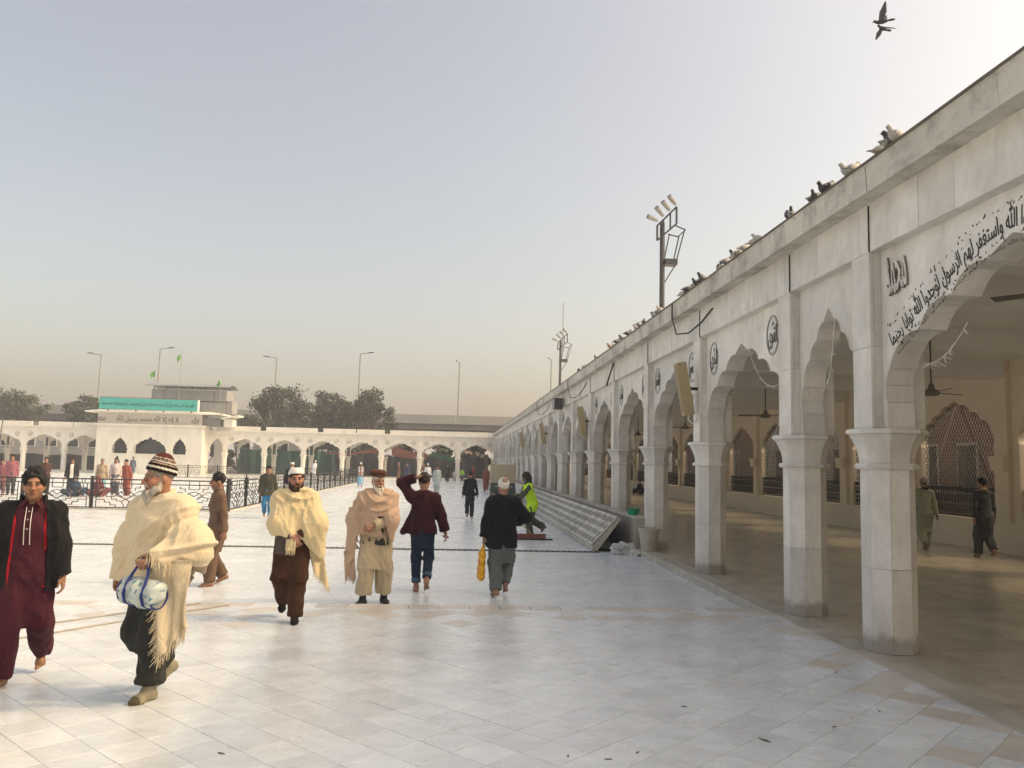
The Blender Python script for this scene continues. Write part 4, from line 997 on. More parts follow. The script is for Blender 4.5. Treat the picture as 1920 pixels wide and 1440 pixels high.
m = MB(); m.loft([[(-.5, -.4, .2), (.5, -.4, .2), (.5, .7, .2), (-.5, .7, .2)], [(-.56, -.5, .6), (.56, -.5, .6), (.56, .8, .6), (-.56, .8, .6)], [(-.52, -.4, .945), (.52, -.4, .945), (.52, .7, .945), (-.52, .7, .945)]]); m.build('base', plain('dark_green_paint', (.03, .05, .045), .5, var=.2), t)
for s in (-1, 1):
    for yy in (-.2, .55):
        m = MB(); m.tube([(s * .46, yy, .18), (s * .56, yy, .18)], .18, 14); m.build('wheel', M['black'], t)
m = MB(); m.tube([(-.4, -.52, .8), (.4, -.52, .8)], .025, 6); m.build('handle', M['steel'], t)
for lab, p in (('left of the two thin cables lying across the near floor', [(-5.4, 7.2), (-4.2, 8.5), (-3.5, 9.35), (-2.9, 10.0)]), ('right of the two thin cables lying across the near floor', [(-4.8, 7.0), (-3.9, 8.1), (-3.2, 9.1), (-2.55, 9.9)])):
    m = MB(); m.tube([(x, y, .010) for x, y in p], .009, 6); tag(m.build('floor_cable', plain('grey_cable', (.36, .34, .31), .6)), lab, 'cable')
for i, (x, y, s) in enumerate(sorted(((2.02, 5.28, .07), (.95, 4.95, .035), (1.15, 5.06, .03), (.72, 5.0, .03), (2.6, 5.55, .03), (3.1, 5.9, .028), (-1.3, 5.05, .04), (1.7, 6.0, .03), (3.3, 7.0, .05)), key=lambda q: q[1])):
    m = MB(); a = i * 1.3; c, sn = math.cos(a), math.sin(a)
    m.loft([[(x + (px * c - py * sn) * s * .7, y + (px * sn + py * c) * s * .7, z) for px, py in ((-1, -.1), (0, -.3), (1, 0), (.2, .25))] for z in (.0016, .006)])
    tag(m.build('dry_leaf', plain('dry_leaf_%d' % i, (.12, .105, .08), .9)), 'small dark dry leaf on the near floor, %s nearest to the camera' % ['first', 'second', 'third', 'fourth', 'fifth', 'sixth', 'seventh', 'eighth', 'ninth'][i], 'leaf', 'dry leaves on the near floor')

# ------------------------------------------------------------------ pigeons on the roof edge
def pigeon_mesh(name, body, head, wing):
    bm = bmesh.new(); 
    def ell(c, r, seg=10, rot=0):
        bmesh.ops.create_uvsphere(bm, u_segments=seg, v_segments=7, radius=1, matrix=Matrix.Translation(c) @ Matrix.Rotation(rot, 4, 'Y') @ Matrix.Diagonal((r[0], r[1], r[2], 1)))
        return len(bm.faces)
    a = ell((0, 0, .10), (.115, .065, .068), 12, R(-18)); b = ell((.105, 0, .185), (.038, .03, .036)); 
    c0 = ell((.075, 0, .145), (.045, .035, .06), 10, R(20))
    d = ell((-.15, 0, .075), (.075, .038, .014), 8, R(-8)); 
    e = ell((-.025, .05, .105), (.10, .018, .05), 8, R(-14)); f = ell((-.025, -.05, .105), (.10, .018, .05), 8, R(-14))
    g_ = ell((.145, 0, .18), (.018, .007, .007), 6); h1 = ell((.0, .025, .02), (.008, .008, .03), 6); h2 = ell((.0, -.025, .02), (.008, .008, .03), 6)
    me = bpy.data.meshes.new(name); bm.to_mesh(me); bm.free()
    for q in (body, head, wing, M['ink_soft']): me.materials.append(q)
    idx = []
    for i in range(len(me.polygons)):
        idx.append(0 if i < a else 1 if i < b else 1 if i < c0 else 2 if i < d else 2 if i < f else 3)
    me.polygons.foreach_set('material_index', idx); me.polygons.foreach_set('use_smooth', [True] * len(idx)); me.update(); return me
DK = plain('slate_feathers', (.05, .052, .06), .6); DK2 = plain('dark_head_feathers', (.03, .035, .04), .5); WG = plain('grey_wing_feathers', (.10, .10, .11), .6)
WH = plain('white_feathers', (.42, .42, .41), .7); BR = plain('brown_feathers', (.30, .22, .15), .7)
PG = {'dark': pigeon_mesh('pigeon', DK, DK2, WG), 'grey': pigeon_mesh('pigeon', WG, DK2, plain('pale_wing', (.3, .3, .3), .6)), 'white': pigeon_mesh('pigeon', WH, WH, WH), 'pied': pigeon_mesh('pigeon', WH, DK2, WG), 'brown': pigeon_mesh('pigeon', BR, BR, WH)}
spots = [('brown', 7.52, 0), ('white', 7.36, 30), ('white', 7.22, 200), ('grey', 7.30, 160), ('white', 8.02, 20), ('white', 8.14, 190), ('dark', 8.56, 40), ('dark', 8.68, 200), ('grey', 8.98, 30), ('dark', 8.88, 220), ('pied', 9.5, 250), ('dark', 9.58, 80),
         ('white', 10.55, 140), ('white', 10.72, 330), ('pied', 11.45, 200), ('white', 11.25, 40), ('white', 11.05, 20), ('grey', 11.8, 20), ('pied', 12.1, 270), ('grey', 12.9, 200), ('dark', 13.1, 30), ('dark', 13.25, 210), ('grey', 13.6, 80), ('dark', 13.75, 20), ('dark', 13.95, 200), ('white', 14.1, 300),
         ('grey', 15.4, 10), ('white', 15.2, 210), ('grey', 15.8, 120), ('dark', 16.6, 260), ('grey', 16.9, 30), ('white', 17.4, 200), ('dark', 18.1, 20), ('grey', 18.8, 200), ('dark', 19.4, 30), ('white', 20.0, 90), ('brown', 20.3, 200), ('dark', 25.6, 270), ('grey', 24.6, 30), ('white', 37, 30), ('pied', 22.4, 100)]
col_n = {'dark': 'dark slate', 'grey': 'grey', 'white': 'white', 'pied': 'white and dark', 'brown': 'brown'}
seen = {}
order = ['first', 'second', 'third', 'fourth', 'fifth', 'sixth', 'seventh', 'eighth', 'ninth', 'tenth', 'eleventh', 'twelfth', 'thirteenth', 'fourteenth', 'fifteenth']
for k, y, a in sorted(spots, key=lambda s: s[1]):
    if y < 14.5: y -= .42
    n_ = seen.get(k, 0); seen[k] = n_ + 1
    o = link('pigeon', PG[k], None, (ROOF_X0 + random.uniform(-.0, .06), y, ZTOP - .004), R(a)); s = random.uniform(.60, .74); o.scale = (s, s, s)
    tag(o, '%s pigeon on the roof edge, %s of its colour from the right' % (col_n[k], order[n_]), 'pigeon', 'pigeons perched on the roof edge')
def flying(label, loc, rz, s, up):
    t = thing('flying_pigeon', label, 'pigeon', loc, rz, 'pigeons in flight')
    bm = bmesh.new()
    for c, r in (((0, 0, 0), (.15, .055, .055)), ((.15, 0, .035), (.042, .034, .034)), ((.195, 0, .03), (.02, .008, .008)), ((-.2, 0, 0), (.10, .055, .012))):
        bmesh.ops.create_uvsphere(bm, u_segments=12, v_segments=8, radius=1, matrix=Matrix.Translation(c) @ Matrix.Diagonal((r[0], r[1], r[2], 1)))
    me = bpy.data.meshes.new('body'); bm.to_mesh(me); bm.free(); me.materials.append(DK); me.polygons.foreach_set('use_smooth', [True] * len(me.polygons)); link('body', me, t)
    for sg in (-1, 1):
        m = MB(); rings = []
        for q in range(7):
            t_ = q / 6; sw = .10 + .02 * q if q < 3 else .16 - .13 * (t_ - .5) * 2; x0 = .07 - .05 * t_ - .20 * max(0, t_ - .5)
            yy = sg * (.03 + .30 * t_); z = up * (.34 * t_ ** 1.1) 
            rings.append([(x0, yy, z + .008), (x0 - sw, yy, z + .002), (x0 - sw, yy, z - .002), (x0, yy, z - .006)])
        m.loft(rings); m.build('wing', WG, t)
    t.scale = (s, s, s); return t
# ================================================================== people: fields -> surface nets
def sminp(a, b, k):
    if k <= 0: return np.minimum(a, b)
    h = np.maximum(k - np.abs(a - b), 0) / k
    return np.minimum(a, b) - h * h * k * .25
class Fld:
    def __init__(s, h): s.h = h; s.ops = []; s.lo = np.full(3, 9e9); s.hi = np.full(3, -9e9)
    def _grow(s, lo, hi): s.lo = np.minimum(s.lo, lo); s.hi = np.maximum(s.hi, hi)
    def cone(s, a, b, ra, rb, k=.02, op='u', cap=False, flat=None):
        """tapered capsule; cap=True cuts the ends flat; flat=(dir, f) squeezes along dir by f"""
        a = np.asarray(a, float); b = np.asarray(b, float); r = max(ra, rb)
        if flat is not None and flat[1] > 1: r *= flat[1]
        lo = np.minimum(a, b) - r; hi = np.maximum(a, b) + r
        if op == 'u': s._grow(lo, hi)
        def f(X, Y, Z):
            P = [X - a[0], Y - a[1], Z - a[2]]; d = (b - a).copy()
            if flat is not None:
                n = np.asarray(flat[0], float); n = n / np.linalg.norm(n); q = (P[0] * n[0] + P[1] * n[1] + P[2] * n[2]) * (1 / flat[1] - 1)
                P = [P[i] + n[i] * q for i in range(3)]; d = d + n * (d @ n) * (1 / flat[1] - 1)
            L2 = d @ d + 1e-12; t = (P[0] * d[0] + P[1] * d[1] + P[2] * d[2]) / L2; tc = np.clip(t, 0, 1)
            D = np.sqrt((P[0] - tc * d[0]) ** 2 + (P[1] - tc * d[1]) ** 2 + (P[2] - tc * d[2]) ** 2) - (ra + (rb - ra) * tc)
            if cap: L_ = math.sqrt(L2); D = np.maximum(D, np.maximum(-t * L_, (t - 1) * L_))
            if flat is not None: D = D * (.5 + .5 * min(1, flat[1]))
            return D
        s.ops.append((op, f, lo, hi, k)); return s
    def ell(s, c, r, Rm=None, k=.02, op='u'):
        c = np.asarray(c, float); r = np.asarray(r, float); Rm = np.eye(3) if Rm is None else Rm
        e = np.sqrt(((Rm * r[None, :]) ** 2).sum(1)); lo = c - e; hi = c + e
        if op == 'u': s._grow(lo, hi)
        def f(X, Y, Z):
            x, y, z = X - c[0], Y - c[1], Z - c[2]; q = [x * Rm[0, i] + y * Rm[1, i] + z * Rm[2, i] for i in range(3)]
            k0 = np.sqrt(sum((q[i] / r[i]) ** 2 for i in range(3))); k1 = np.sqrt(sum((q[i] / r[i] ** 2) ** 2 for i in range(3))) + 1e-9
            return k0 * (k0 - 1) / k1
        s.ops.append((op, f, lo, hi, k)); return s
    def clip(s, f): s.ops.append(('c', f, None, None, 0)); return s         # keep f<0
    def cut(s, f): s.ops.append(('c', lambda X, Y, Z: -f(X, Y, Z), None, None, 0)); return s
    def disp(s, f): s.ops.append(('d', f, None, None, 0)); return s
    def run(s):
        h = s.h; pad = .05 + 3 * h; o = s.lo - pad; n = np.ceil((s.hi + pad - o) / h).astype(int) + 1
        ax = [(o[i] + h * np.arange(n[i])).astype(np.float32) for i in range(3)]; D = np.full(n, .15, np.float32)
        G = (ax[0][:, None, None], ax[1][None, :, None], ax[2][None, None, :])
        for op, f, lo, hi, k in s.ops:
            if op in 'us':
                m = max(k, .03) + 2 * h; i0 = np.maximum(((lo - m - o) / h).astype(int), 0); i1 = np.minimum(((hi + m - o) / h).astype(int) + 2, n)
                if (i1 <= i0).any(): continue
                sl = tuple(slice(i0[i], i1[i]) for i in range(3))
                d = f(G[0][sl[0]], G[1][:, sl[1]], G[2][:, :, sl[2]]).astype(np.float32)
                D[sl] = sminp(D[sl], d, k) if op == 'u' else -sminp(-D[sl], d, k)
            elif op == 'c': D = np.maximum(D, f(*G).astype(np.float32))
            else: D = D + np.where(np.abs(D) < .09, f(*G), 0).astype(np.float32)
        return net(D, o, h)
def net(D, o, h):
    S = D < 0; c = np.zeros(tuple(x - 1 for x in D.shape), np.int8); nx, ny, nz = D.shape
    for i in (0, 1):
        for j in (0, 1):
            for k in (0, 1): c += S[i:nx - 1 + i, j:ny - 1 + j, k:nz - 1 + k]
    I = np.argwhere((c > 0) & (c < 8)); idx = np.full(c.shape, -1, np.int32); idx[I[:, 0], I[:, 1], I[:, 2]] = np.arange(len(I))
    pos = np.zeros((len(I), 3)); cnt = np.zeros(len(I))
    cr = [(i, j, k) for i in (0, 1) for j in (0, 1) for k in (0, 1)]
    for a in cr:
        for axx in range(3):
            if a[axx]: continue
            b = list(a); b[axx] = 1
            da = D[I[:, 0] + a[0], I[:, 1] + a[1], I[:, 2] + a[2]]; db = D[I[:, 0] + b[0], I[:, 1] + b[1], I[:, 2] + b[2]]
            m = (da < 0) != (db < 0); t = np.where(m, da / np.where(m, da - db, 1), 0)
            p = np.array(a, float)[None, :].repeat(len(I), 0); p[:, axx] += t; pos[m] += p[m]; cnt[m] += 1
    V = o + (I + pos / np.maximum(cnt, 1)[:, None]) * h; Q = []
    for axx in range(3):
        o1, o2 = (axx + 1) % 3, (axx + 2) % 3
        sa = [slice(None)] * 3; sb = [slice(None)] * 3; sa[axx] = slice(0, -1); sb[axx] = slice(1, None)
        for q in (o1, o2): sa[q] = slice(1, -1); sb[q] = slice(1, -1)
        A, B = S[tuple(sa)], S[tuple(sb)]; E_ = np.argwhere(A != B)
        if not len(E_): continue
        ina = A[E_[:, 0], E_[:, 1], E_[:, 2]]; base = E_.copy()
        def cell(d1, d2):
            q = base.copy(); q[:, o1] += d1; q[:, o2] += d2; return idx[q[:, 0], q[:, 1], q[:, 2]]
        q = np.stack([cell(0, 0), cell(1, 0), cell(1, 1), cell(0, 1)], 1); q[~ina] = q[~ina][:, ::-1]; Q.append(q)
    return V, (np.concatenate(Q) if Q else np.zeros((0, 4), int))
def part(name, fld, mat, parent, color=None):
    V, Q = fld.run(); me = quad_mesh(name, V, Q, mat, True)
    if color is not None:
        ca_ = me.color_attributes.new('Col', 'FLOAT_COLOR', 'POINT'); C = np.ones((len(V), 4), np.float32); C[:, :3] = color(V); ca_.data.foreach_set('color', C.ravel())
    return link(name, me, parent)
SKIN = vcol('skin', .52, .38, 0.0); HAIRM = {}
def hair_mat(c):
    k = 'hair_%.2f_%.2f_%.2f' % c
    if k not in HAIRM:
        m, nt, b = _new(k); tc = _n(nt, 'ShaderNodeTexCoord')
        n1 = _noise(nt, _map(nt, tc.outputs['Object'], (1, 1, .25)), 130, 4); nt.links.new(_mix(nt, _ramp(nt, n1, .3, .7), sc3(c, .55), sc3(c, 1.5)), b.inputs['Base Color'])
        b.inputs['Roughness'].default_value = .6; b.inputs['Specular IOR Level'].default_value = .25
        bp = _n(nt, 'ShaderNodeBump'); bp.inputs['Strength'].default_value = .8; bp.inputs['Distance'].default_value = .006; nt.links.new(n1, bp.inputs['Height']); nt.links.new(bp.outputs[0], b.inputs['Normal'])
        HAIRM[k] = m
    return HAIRM[k]
CLOTHM = {}
def cm(c, **kw):
    k = 'cloth_%.3f_%.3f_%.3f' % c
    if k not in CLOTHM: CLOTHM[k] = cloth(k, c, **kw)
    return CLOTHM[k]
EYE = vcol('eye', .15, .5, 0, 0)
def rotm(yaw=0, pitch=0, roll=0):
    """local -> world; yaw>0 turns the face to the person's left (+x), pitch>0 looks down"""
    y, p, r = R(yaw), R(pitch), R(roll)
    Rz = np.array([[math.cos(y), -math.sin(y), 0], [math.sin(y), math.cos(y), 0], [0, 0, 1]])
    Rx = np.array([[1, 0, 0], [0, math.cos(p), -math.sin(p)], [0, math.sin(p), math.cos(p)]])
    Ry = np.array([[math.cos(r), 0, math.sin(r)], [0, 1, 0], [-math.sin(r), 0, math.cos(r)]])
    return Rz @ Rx @ Ry
def ik(a, b, l1, l2, pole):
    a = np.asarray(a, float); b = np.asarray(b, float); d = b - a; L_ = np.linalg.norm(d)
    if L_ > (l1 + l2) * .998: b = a + d / L_ * (l1 + l2) * .998; d = b - a; L_ = np.linalg.norm(d)
    u = d / L_; x = (l1 * l1 - l2 * l2 + L_ * L_) / (2 * L_); h = math.sqrt(max(l1 * l1 - x * x, 0))
    p = np.asarray(pole, float); p = p - u * (p @ u); p /= np.linalg.norm(p) + 1e-9
    return a + u * x + p * h, b
class Fig:
    """a posed figure; local axes: faces -y, left hand at +x, feet at z=0"""
    def __init__(s, h=1.62, lean=0.03, side=0.0, fL=(.09, -.12, 0, 0), fR=(-.09, .15, .02, 18), hL=(.26, -.03, .80), hR=(-.26, -.05, .80), eL=(.5, .9, -.1), eR=(-.5, .9, -.1), head=(0, 0, 0), drop=.0, yaw=(0, 0), res=.01, stoop=0.0, fat=1.0, seated=False):
        k = h / 1.72; s.k = k; s.h = h; s.res = res; s.fat = fat
        A = lambda *p: np.array(p, float)
        s.pel = A(side * .3, lean * -.1, .905 * k - drop)
        s.chest = A(side * .7, -lean - stoop * .5, 1.25 * k - drop); s.neck = A(side, -lean - stoop - .0, 1.455 * k - drop)
        s.Rh = rotm(*head); s.hc = s.neck + A(0, -.02 * k - stoop * .3, .150 * k); s.kb = k
        s.leg = {}
        for n, sx, f, yw in (('L', 1, fL, yaw[0]), ('R', -1, fR, yaw[1])):
            hip = s.pel + A(sx * .085 * k, 0, -.02 * k); pr = R(f[3]); 
            ank = A(f[0], f[1] + .0, f[2] + .075 * k + math.sin(max(pr, 0)) * .17 * k)
            kn, ank = ik(hip, ank, .415 * k, .41 * k, (sx * .12 if not seated else sx * .9, -1, .1))
            s.leg[n] = (hip, kn, ank, rotm(yw + sx * 6, f[3]))
        s.arm = {}
        for n, sx, hd, po in (('L', 1, hL, eL), ('R', -1, hR, eR)):
            sh = s.neck + A(sx * .168 * k, .015, -.088 * k); el, wr = ik(sh, A(*hd), .285 * k, .25 * k, po)
            s.arm[n] = (sh, el, wr)
    def root(s, name, label, loc, rz, cat='person', group=None):
        s.o = thing(name, label, cat, loc, R(rz), group); return s.o
    def H(s, p): return s.hc + s.Rh @ (np.array(p, float) * s.k * 1.05)
    # ---------------------------------------------------------------- body
    def body(s, skin=(.36, .20, .13), lips=None, brow=(.02, .016, .012), stubble=0.0, hands=True, feet=True, shod=False, curl=(35, 35), hand_dirs=None, detail=True, gray=0):
        k = s.k * 1.05; F = Fld(s.res); H = s.H; Rm = s.Rh
        F.ell(H((0, .014, .036)), np.array((.073, .092, .083)) * k, Rm, .02)
        F.ell(H((0, -.03, -.045)), np.array((.056, .056, .070)) * k, Rm, .03)
        F.ell(H((0, .012, -.03)), np.array((.064, .07, .06)) * k, Rm, .03)
        F.ell(H((0, -.062, -.10)), np.array((.026, .022, .018)) * k, Rm, .03)
        if detail:
            F.ell(H((0, -.075, .022)), np.array((.048, .018, .012)) * k, Rm, .015)
            for sx in (-1, 1):
                F.ell(H((sx * .036, -.062, -.026)), np.array((.022, .02, .018)) * k, Rm, .02)
                F.ell(H((sx * .031, -.093, .002)), np.array((.015, .014, .009)) * k, Rm, .012, 's')
                F.ell(H((sx * .0745, .012, -.012)), np.array((.010, .019, .031)) * k, Rm, .008)
            F.cone(H((0, -.088, .010)), H((0, -.110, -.030)), .008 * k, .0135 * k, .012)
            for sx in (-1, 1): F.ell(H((sx * .012, -.096, -.034)), np.array((.009, .010, .008)) * k, Rm, .008)
            F.ell(H((0, -.085, -.058)), np.array((.023, .012, .006)) * k, Rm, .006); F.ell(H((0, -.083, -.071)), np.array((.019, .012, .007)) * k, Rm, .006)
        F.cone(H((0, .018, -.05)), s.neck + np.array((0, .01, -.03)), .054 * k, .062 * k, .03)
        kh = k; k = s.k
        # trunk and limbs (mostly under clothing)
        fl = ((0, 1, 0), .62)
        F.cone(s.neck + np.array((0, .01, -.20 * k)), s.chest, .11 * k, .115 * k, .05, flat=fl); F.cone(s.chest, s.pel, .115 * k, .12 * k, .05, flat=((0, 1, 0), .7))
        for n in 'LR':
            sh, el, wr = s.arm[n]; F.cone(sh, el, .046 * k, .038 * k, .03); F.cone(el, wr, .038 * k, .026 * k, .02)
            hip, kn, an, Rf = s.leg[n]; F.cone(hip, kn, .075 * k, .052 * k, .03); F.cone(kn, an, .05 * k, .034 * k, .03)
            if feet and not shod: s._foot(F, n, 0, toes=detail)
            if hands: s._hand(F, n, curl[0 if n == 'L' else 1], hand_dirs, detail)
        sk = np.array(skin); lp = np.array(lips) if lips else sk * np.array((.82, .58, .55)); bw = np.array(brow)
        def col(V):
            q = (V - s.hc) @ s.Rh / kh; C = np.repeat(sk[None, :], len(V), 0); hd = (np.linalg.norm(q, axis=1) < .2)
            f = hd & (q[:, 1] < -.045)
            red = f & (q[:, 2] < .0) & (q[:, 2] > -.05); C[red] *= np.array((1.07, .95, .92))
            m = f & (np.abs(q[:, 0]) < .023) & (q[:, 2] < -.053) & (q[:, 2] > -.076); C[m] = lp
            m = f & (np.abs(q[:, 0]) < .02) & (np.abs(q[:, 2] + .0645) < .003); C[m] = lp * .45
            m = f & (np.abs(np.abs(q[:, 0]) - .031) < .019) & (np.abs(q[:, 2] - .024 + .12 * np.abs(np.abs(q[:, 0]) - .03)) < .0055); C[m] = bw
            m = f & (np.abs(np.abs(q[:, 0]) - .031) < .016) & (np.abs(q[:, 2] - .003) < .010); C[m] *= .62  # shade of the eye sockets put into the skin colour
            if stubble:
                m = hd & (q[:, 1] < .02) & (q[:, 2] < -.062 - .25 * np.minimum(0, np.abs(q[:, 0]) - .04) * 0 + .5 * np.maximum(0, np.abs(q[:, 0]) - .035)) & ~((np.abs(q[:, 0]) < .024) & (q[:, 2] > -.078) & (q[:, 2] < -.052) & (q[:, 1] < -.05)); m |= f & (np.abs(q[:, 0]) < .03) & (np.abs(q[:, 2] + .045) < .006)
                C[m] = C[m] * (1 - stubble) + bw * stubble
            return C
        part('body', F, SKIN, s.o, col)
        if detail:
            for sx in (-1, 1):
                E_ = Fld(.0045 * max(1, s.res / .008)); c = H((sx * .031, -.0775, .002)); E_.ell(c, np.array((.0135, .011, .0068)) * k, s.Rh, 0)
                part('eye', E_, EYE, s.o, lambda V, c=c: np.where((np.linalg.norm(((V - c) @ s.Rh)[:, [0, 2]], axis=1) < .0066 * k)[:, None], np.array((.02, .012, .008))[None, :], np.array((.30, .26, .235))[None, :]))
    def _foot(s, F, n, g=0.0, toes=True):
        k = s.k; hip, kn, an, Rf = s.leg[n]; P = lambda *p: an + Rf @ (np.array(p) * k); sx = 1 if n == 'L' else -1
        F.cone(an, P(0, .03, -.04), (.036 + g) * k, (.034 + g) * k, .02); F.cone(P(0, .03, -.045), P(sx * -.004, -.10, -.052), (.031 + g) * k, (.026 + g) * k, .03, flat=((0, 0, 1), .9))
        F.cone(P(0, .0, -.01), P(0, -.09, -.045), (.032 + g) * k, (.026 + g) * k, .03)
        F.cone(P(-sx * .02, -.10, -.056), P(sx * .022, -.09, -.057), (.02 + g) * k, (.018 + g) * k, .02)
        if toes and g == 0:
            for i in range(5): F.cone(P(-sx * (.028 - .0145 * i), -.115 + .006 * i, -.058), P(-sx * (.030 - .0155 * i), -.158 + .010 * i + (.004 if i == 0 else 0), -.063), .0105 * k, (.0125 if i == 0 else .0085) * k, .006)
        else: F.cone(P(-sx * .018, -.105, -.056), P(-sx * .012, -.145, -.058), (.022 + g) * k, (.018 + g) * k, .02); F.cone(P(sx * .014, -.10, -.056), P(sx * .014, -.13, -.058), (.020 + g) * k, (.016 + g) * k, .02)
    def _hand(s, F, n, curl, dirs, detail):
        k = s.k; sh, el, wr = s.arm[n]; sx = 1 if n == 'L' else -1
        d = (wr - el) / np.linalg.norm(wr - el); nrm = np.array((-sx, 0, 0.)) 
        if dirs and n in dirs: d, nrm = [np.asarray(v, float) for v in dirs[n]]; d = d / np.linalg.norm(d)
        nrm = nrm - d * (nrm @ d); nrm /= np.linalg.norm(nrm); w = np.cross(nrm, d)            # palm faces nrm
        tdir = 1 if (w @ np.array((0, -1, 0))) > 0 else -1                                     # thumb to the front
        if dirs and n in dirs and len(dirs[n]) > 2: pass
        W = w * tdir; P = lambda a, b, c=0: wr + (d * a + W * b + nrm * c) * k
        F.cone(P(-.01, 0), P(.03, 0), .027 * k, .030 * k, .02, flat=(nrm, .75)); 
        F.cone(P(.03, .012), P(.075, .018), .026 * k, .024 * k, .015, flat=(nrm, .6)); F.cone(P(.03, -.012), P(.075, -.02), .026 * k, .022 * k, .015, flat=(nrm, .6))
        if not detail: F.cone(P(.07, 0), P(.13, 0, .03), .03 * k, .022 * k, .02, flat=(nrm, .6)); return
        c = R(curl)
        for i in range(4):
            b = .031 - .0205 * i; L_ = (.070, .078, .072, .056)[i]; p = P(.082, b); a = 0.15 + c * .35; 
            for sgl, fr in ((.45, 0), (.32, 1), (.23, 2)):
                dd = d * math.cos(a) + nrm * math.sin(a) + W * (.04 * (1.5 - i)); q = p + dd * (L_ * sgl * k); F.cone(p, q, (.0092 - .0008 * fr) * k, (.0086 - .0009 * fr) * k, .004); p = q; a += c * (.75 if fr == 0 else .6)
        p = P(.02, .028, .004); q = P(.052, .052, .014 + .012 * math.sin(c)); r_ = P(.085, .054 - .012 * math.sin(c), .024 + .02 * math.sin(c)); F.cone(p, q, .014 * k, .0105 * k, .012); F.cone(q, r_, .0105 * k, .0085 * k, .004)
    # ---------------------------------------------------------------- hair and headgear
    def hair(s, c=(.012, .010, .009), vol=.011, back=-.075, front=.052, bald=0.0, rough=.004, sides=0.0):
        k = s.k; F = Fld(max(.006, s.res)); F.ell(s.H((0, .016, .040)), np.array((.073 + vol * .8, .092 + vol * .9, .083 + vol * 1.5)) * k * 1.05, s.Rh, 0)
        if vol > .016: F.ell(s.H((0, -.035, .085)), np.array((.06, .05, .032)) * k, s.Rh, .03)
        def keep(X, Y, Z):
            q = s._loc(X, Y, Z); zl = front + (back - front) * np.clip((q[1] + .085) / .175, -.2, 1.1) - .02 * np.clip(1 - np.abs(np.abs(q[0]) - .06) / .03, 0, 1) * (q[1] < .02) - sides * (np.abs(q[0]) > .05)
            return (zl - q[2]) * .8
        F.clip(keep)
        if bald:
            F.cut(lambda X, Y, Z: self_ell(s, X, Y, Z, (0, -.01, .13), (.06, .075, .06)))
        F.disp(lambda X, Y, Z: (vol * .75) * np.exp(-np.maximum(-keep(X, Y, Z), 0) / .016))
        ph = RNG.uniform(0, 6, 6)
        F.disp(lambda X, Y, Z: rough * (np.sin(95 * X + ph[0] + 40 * Z) + np.sin(80 * Y + ph[1] - 55 * Z) + .6 * np.sin(140 * Z + 60 * X + ph[2])))
        return part('hair', F, hair_mat(c), s.o)
    def _loc(s, X, Y, Z):
        x, y, z = X - s.hc[0], Y - s.hc[1], Z - s.hc[2]; return [(x * s.Rh[0, i] + y * s.Rh[1, i] + z * s.Rh[2, i]) / (s.k * 1.05) for i in range(3)]
    def beard(s, c=(.62, .58, .50), length=.09, width=.055, full=True, mous=True, vol=1.0):
        k = s.k * 1.05; F = Fld(max(.006, s.res * .9)); H = s.H
        F.ell(H((0, -.062, -.105)), np.array((width * .72, .034 * vol, .035)) * k, s.Rh, 0)
        F.ell(H((0, -.066, -.105 - length * .45)), np.array((width * .7, .032 * vol, length * .6)) * k, s.Rh, .02); F.ell(H((0, -.066, -.105 - length * .95)), np.array((width * .36, .02 * vol, length * .35)) * k, s.Rh, .03)
        if full:
            for sx in (-1, 1):
                F.cone(H((sx * .062, -.005, -.015)), H((sx * .055, -.035, -.085)), .012 * k, .022 * k, .02); F.cone(H((sx * .055, -.035, -.085)), H((sx * .022, -.07, -.108)), .022 * k, .026 * k, .02)
        if mous:
            for sx in (-1, 1): F.cone(H((sx * .004, -.094, -.046)), H((sx * .030, -.080, -.060)), .0085 * k, .0075 * k, .008)
        ph = RNG.uniform(0, 6, 4)
        F.disp(lambda X, Y, Z: .0035 * (np.sin(150 * X + 30 * Z + ph[0]) + np.sin(120 * Y + 45 * X + ph[1]) + np.sin(70 * X - 90 * Y + 60 * Z + ph[2])))
        F.cut(lambda X, Y, Z: self_ell(s, X, Y, Z, (0, -.10, -.066), (.018, .03, .006)))
        return part('beard', F, hair_mat(c), s.o)
    def cap(s, col=(.78, .77, .73), name='prayer_cap', low=.045, tilt=.25, top=.118, vol=.013, mat=None, flat=True):
        k = s.k * 1.05; F = Fld(max(.006, s.res * .9)); F.ell(s.H((0, .016, .036)), np.array((.073 + vol, .092 + vol, .10 + vol)) * k, s.Rh, 0)
        def keep(X, Y, Z): q = s._loc(X, Y, Z); return np.maximum((low - tilt * (q[1]) - q[2]) * .9, (q[2] - top) if flat else -1)
        F.clip(keep); return part(name, F, mat or cm(col), s.o)
    # ---------------------------------------------------------------- clothes
    def fld(s, mul=1.25): return Fld(max(s.res * mul, .0085))
    def folds(s, F, amp=.006, fr=(38, 26), vert=True, seed=None):
        ph = RNG.uniform(0, 6.28, 8); a, b = fr
        def f(X, Y, Z):
            w = .5 * np.sin(7 * Z + ph[0] + 3 * X) + .4 * np.sin(11 * X + 5 * Y + ph[1])
            if vert: v = np.sin(a * X + 4 * w + ph[2] + 5 * Z) * .6 + np.sin(a * Y * .9 - 3 * Z + 3 * w + ph[3]) * .5 + .5 * np.sin(b * Z + 9 * X + 6 * w + ph[4])
            else: v = np.sin(b * 1.4 * Z + 10 * X + 5 * w + ph[2]) + .6 * np.sin(a * X - 14 * Z + 4 * w + ph[3]) + .4 * np.sin(a * .8 * Y + 20 * Z + ph[5])
            r_ = 1.2 - np.abs(v) * 1.1; return -amp * 1.35 * (r_ + .5 * np.sin(17 * X + 13 * Z + ph[6]) * np.sin(15 * Y + 9 * Z + ph[7]))
        F.disp(f); return F
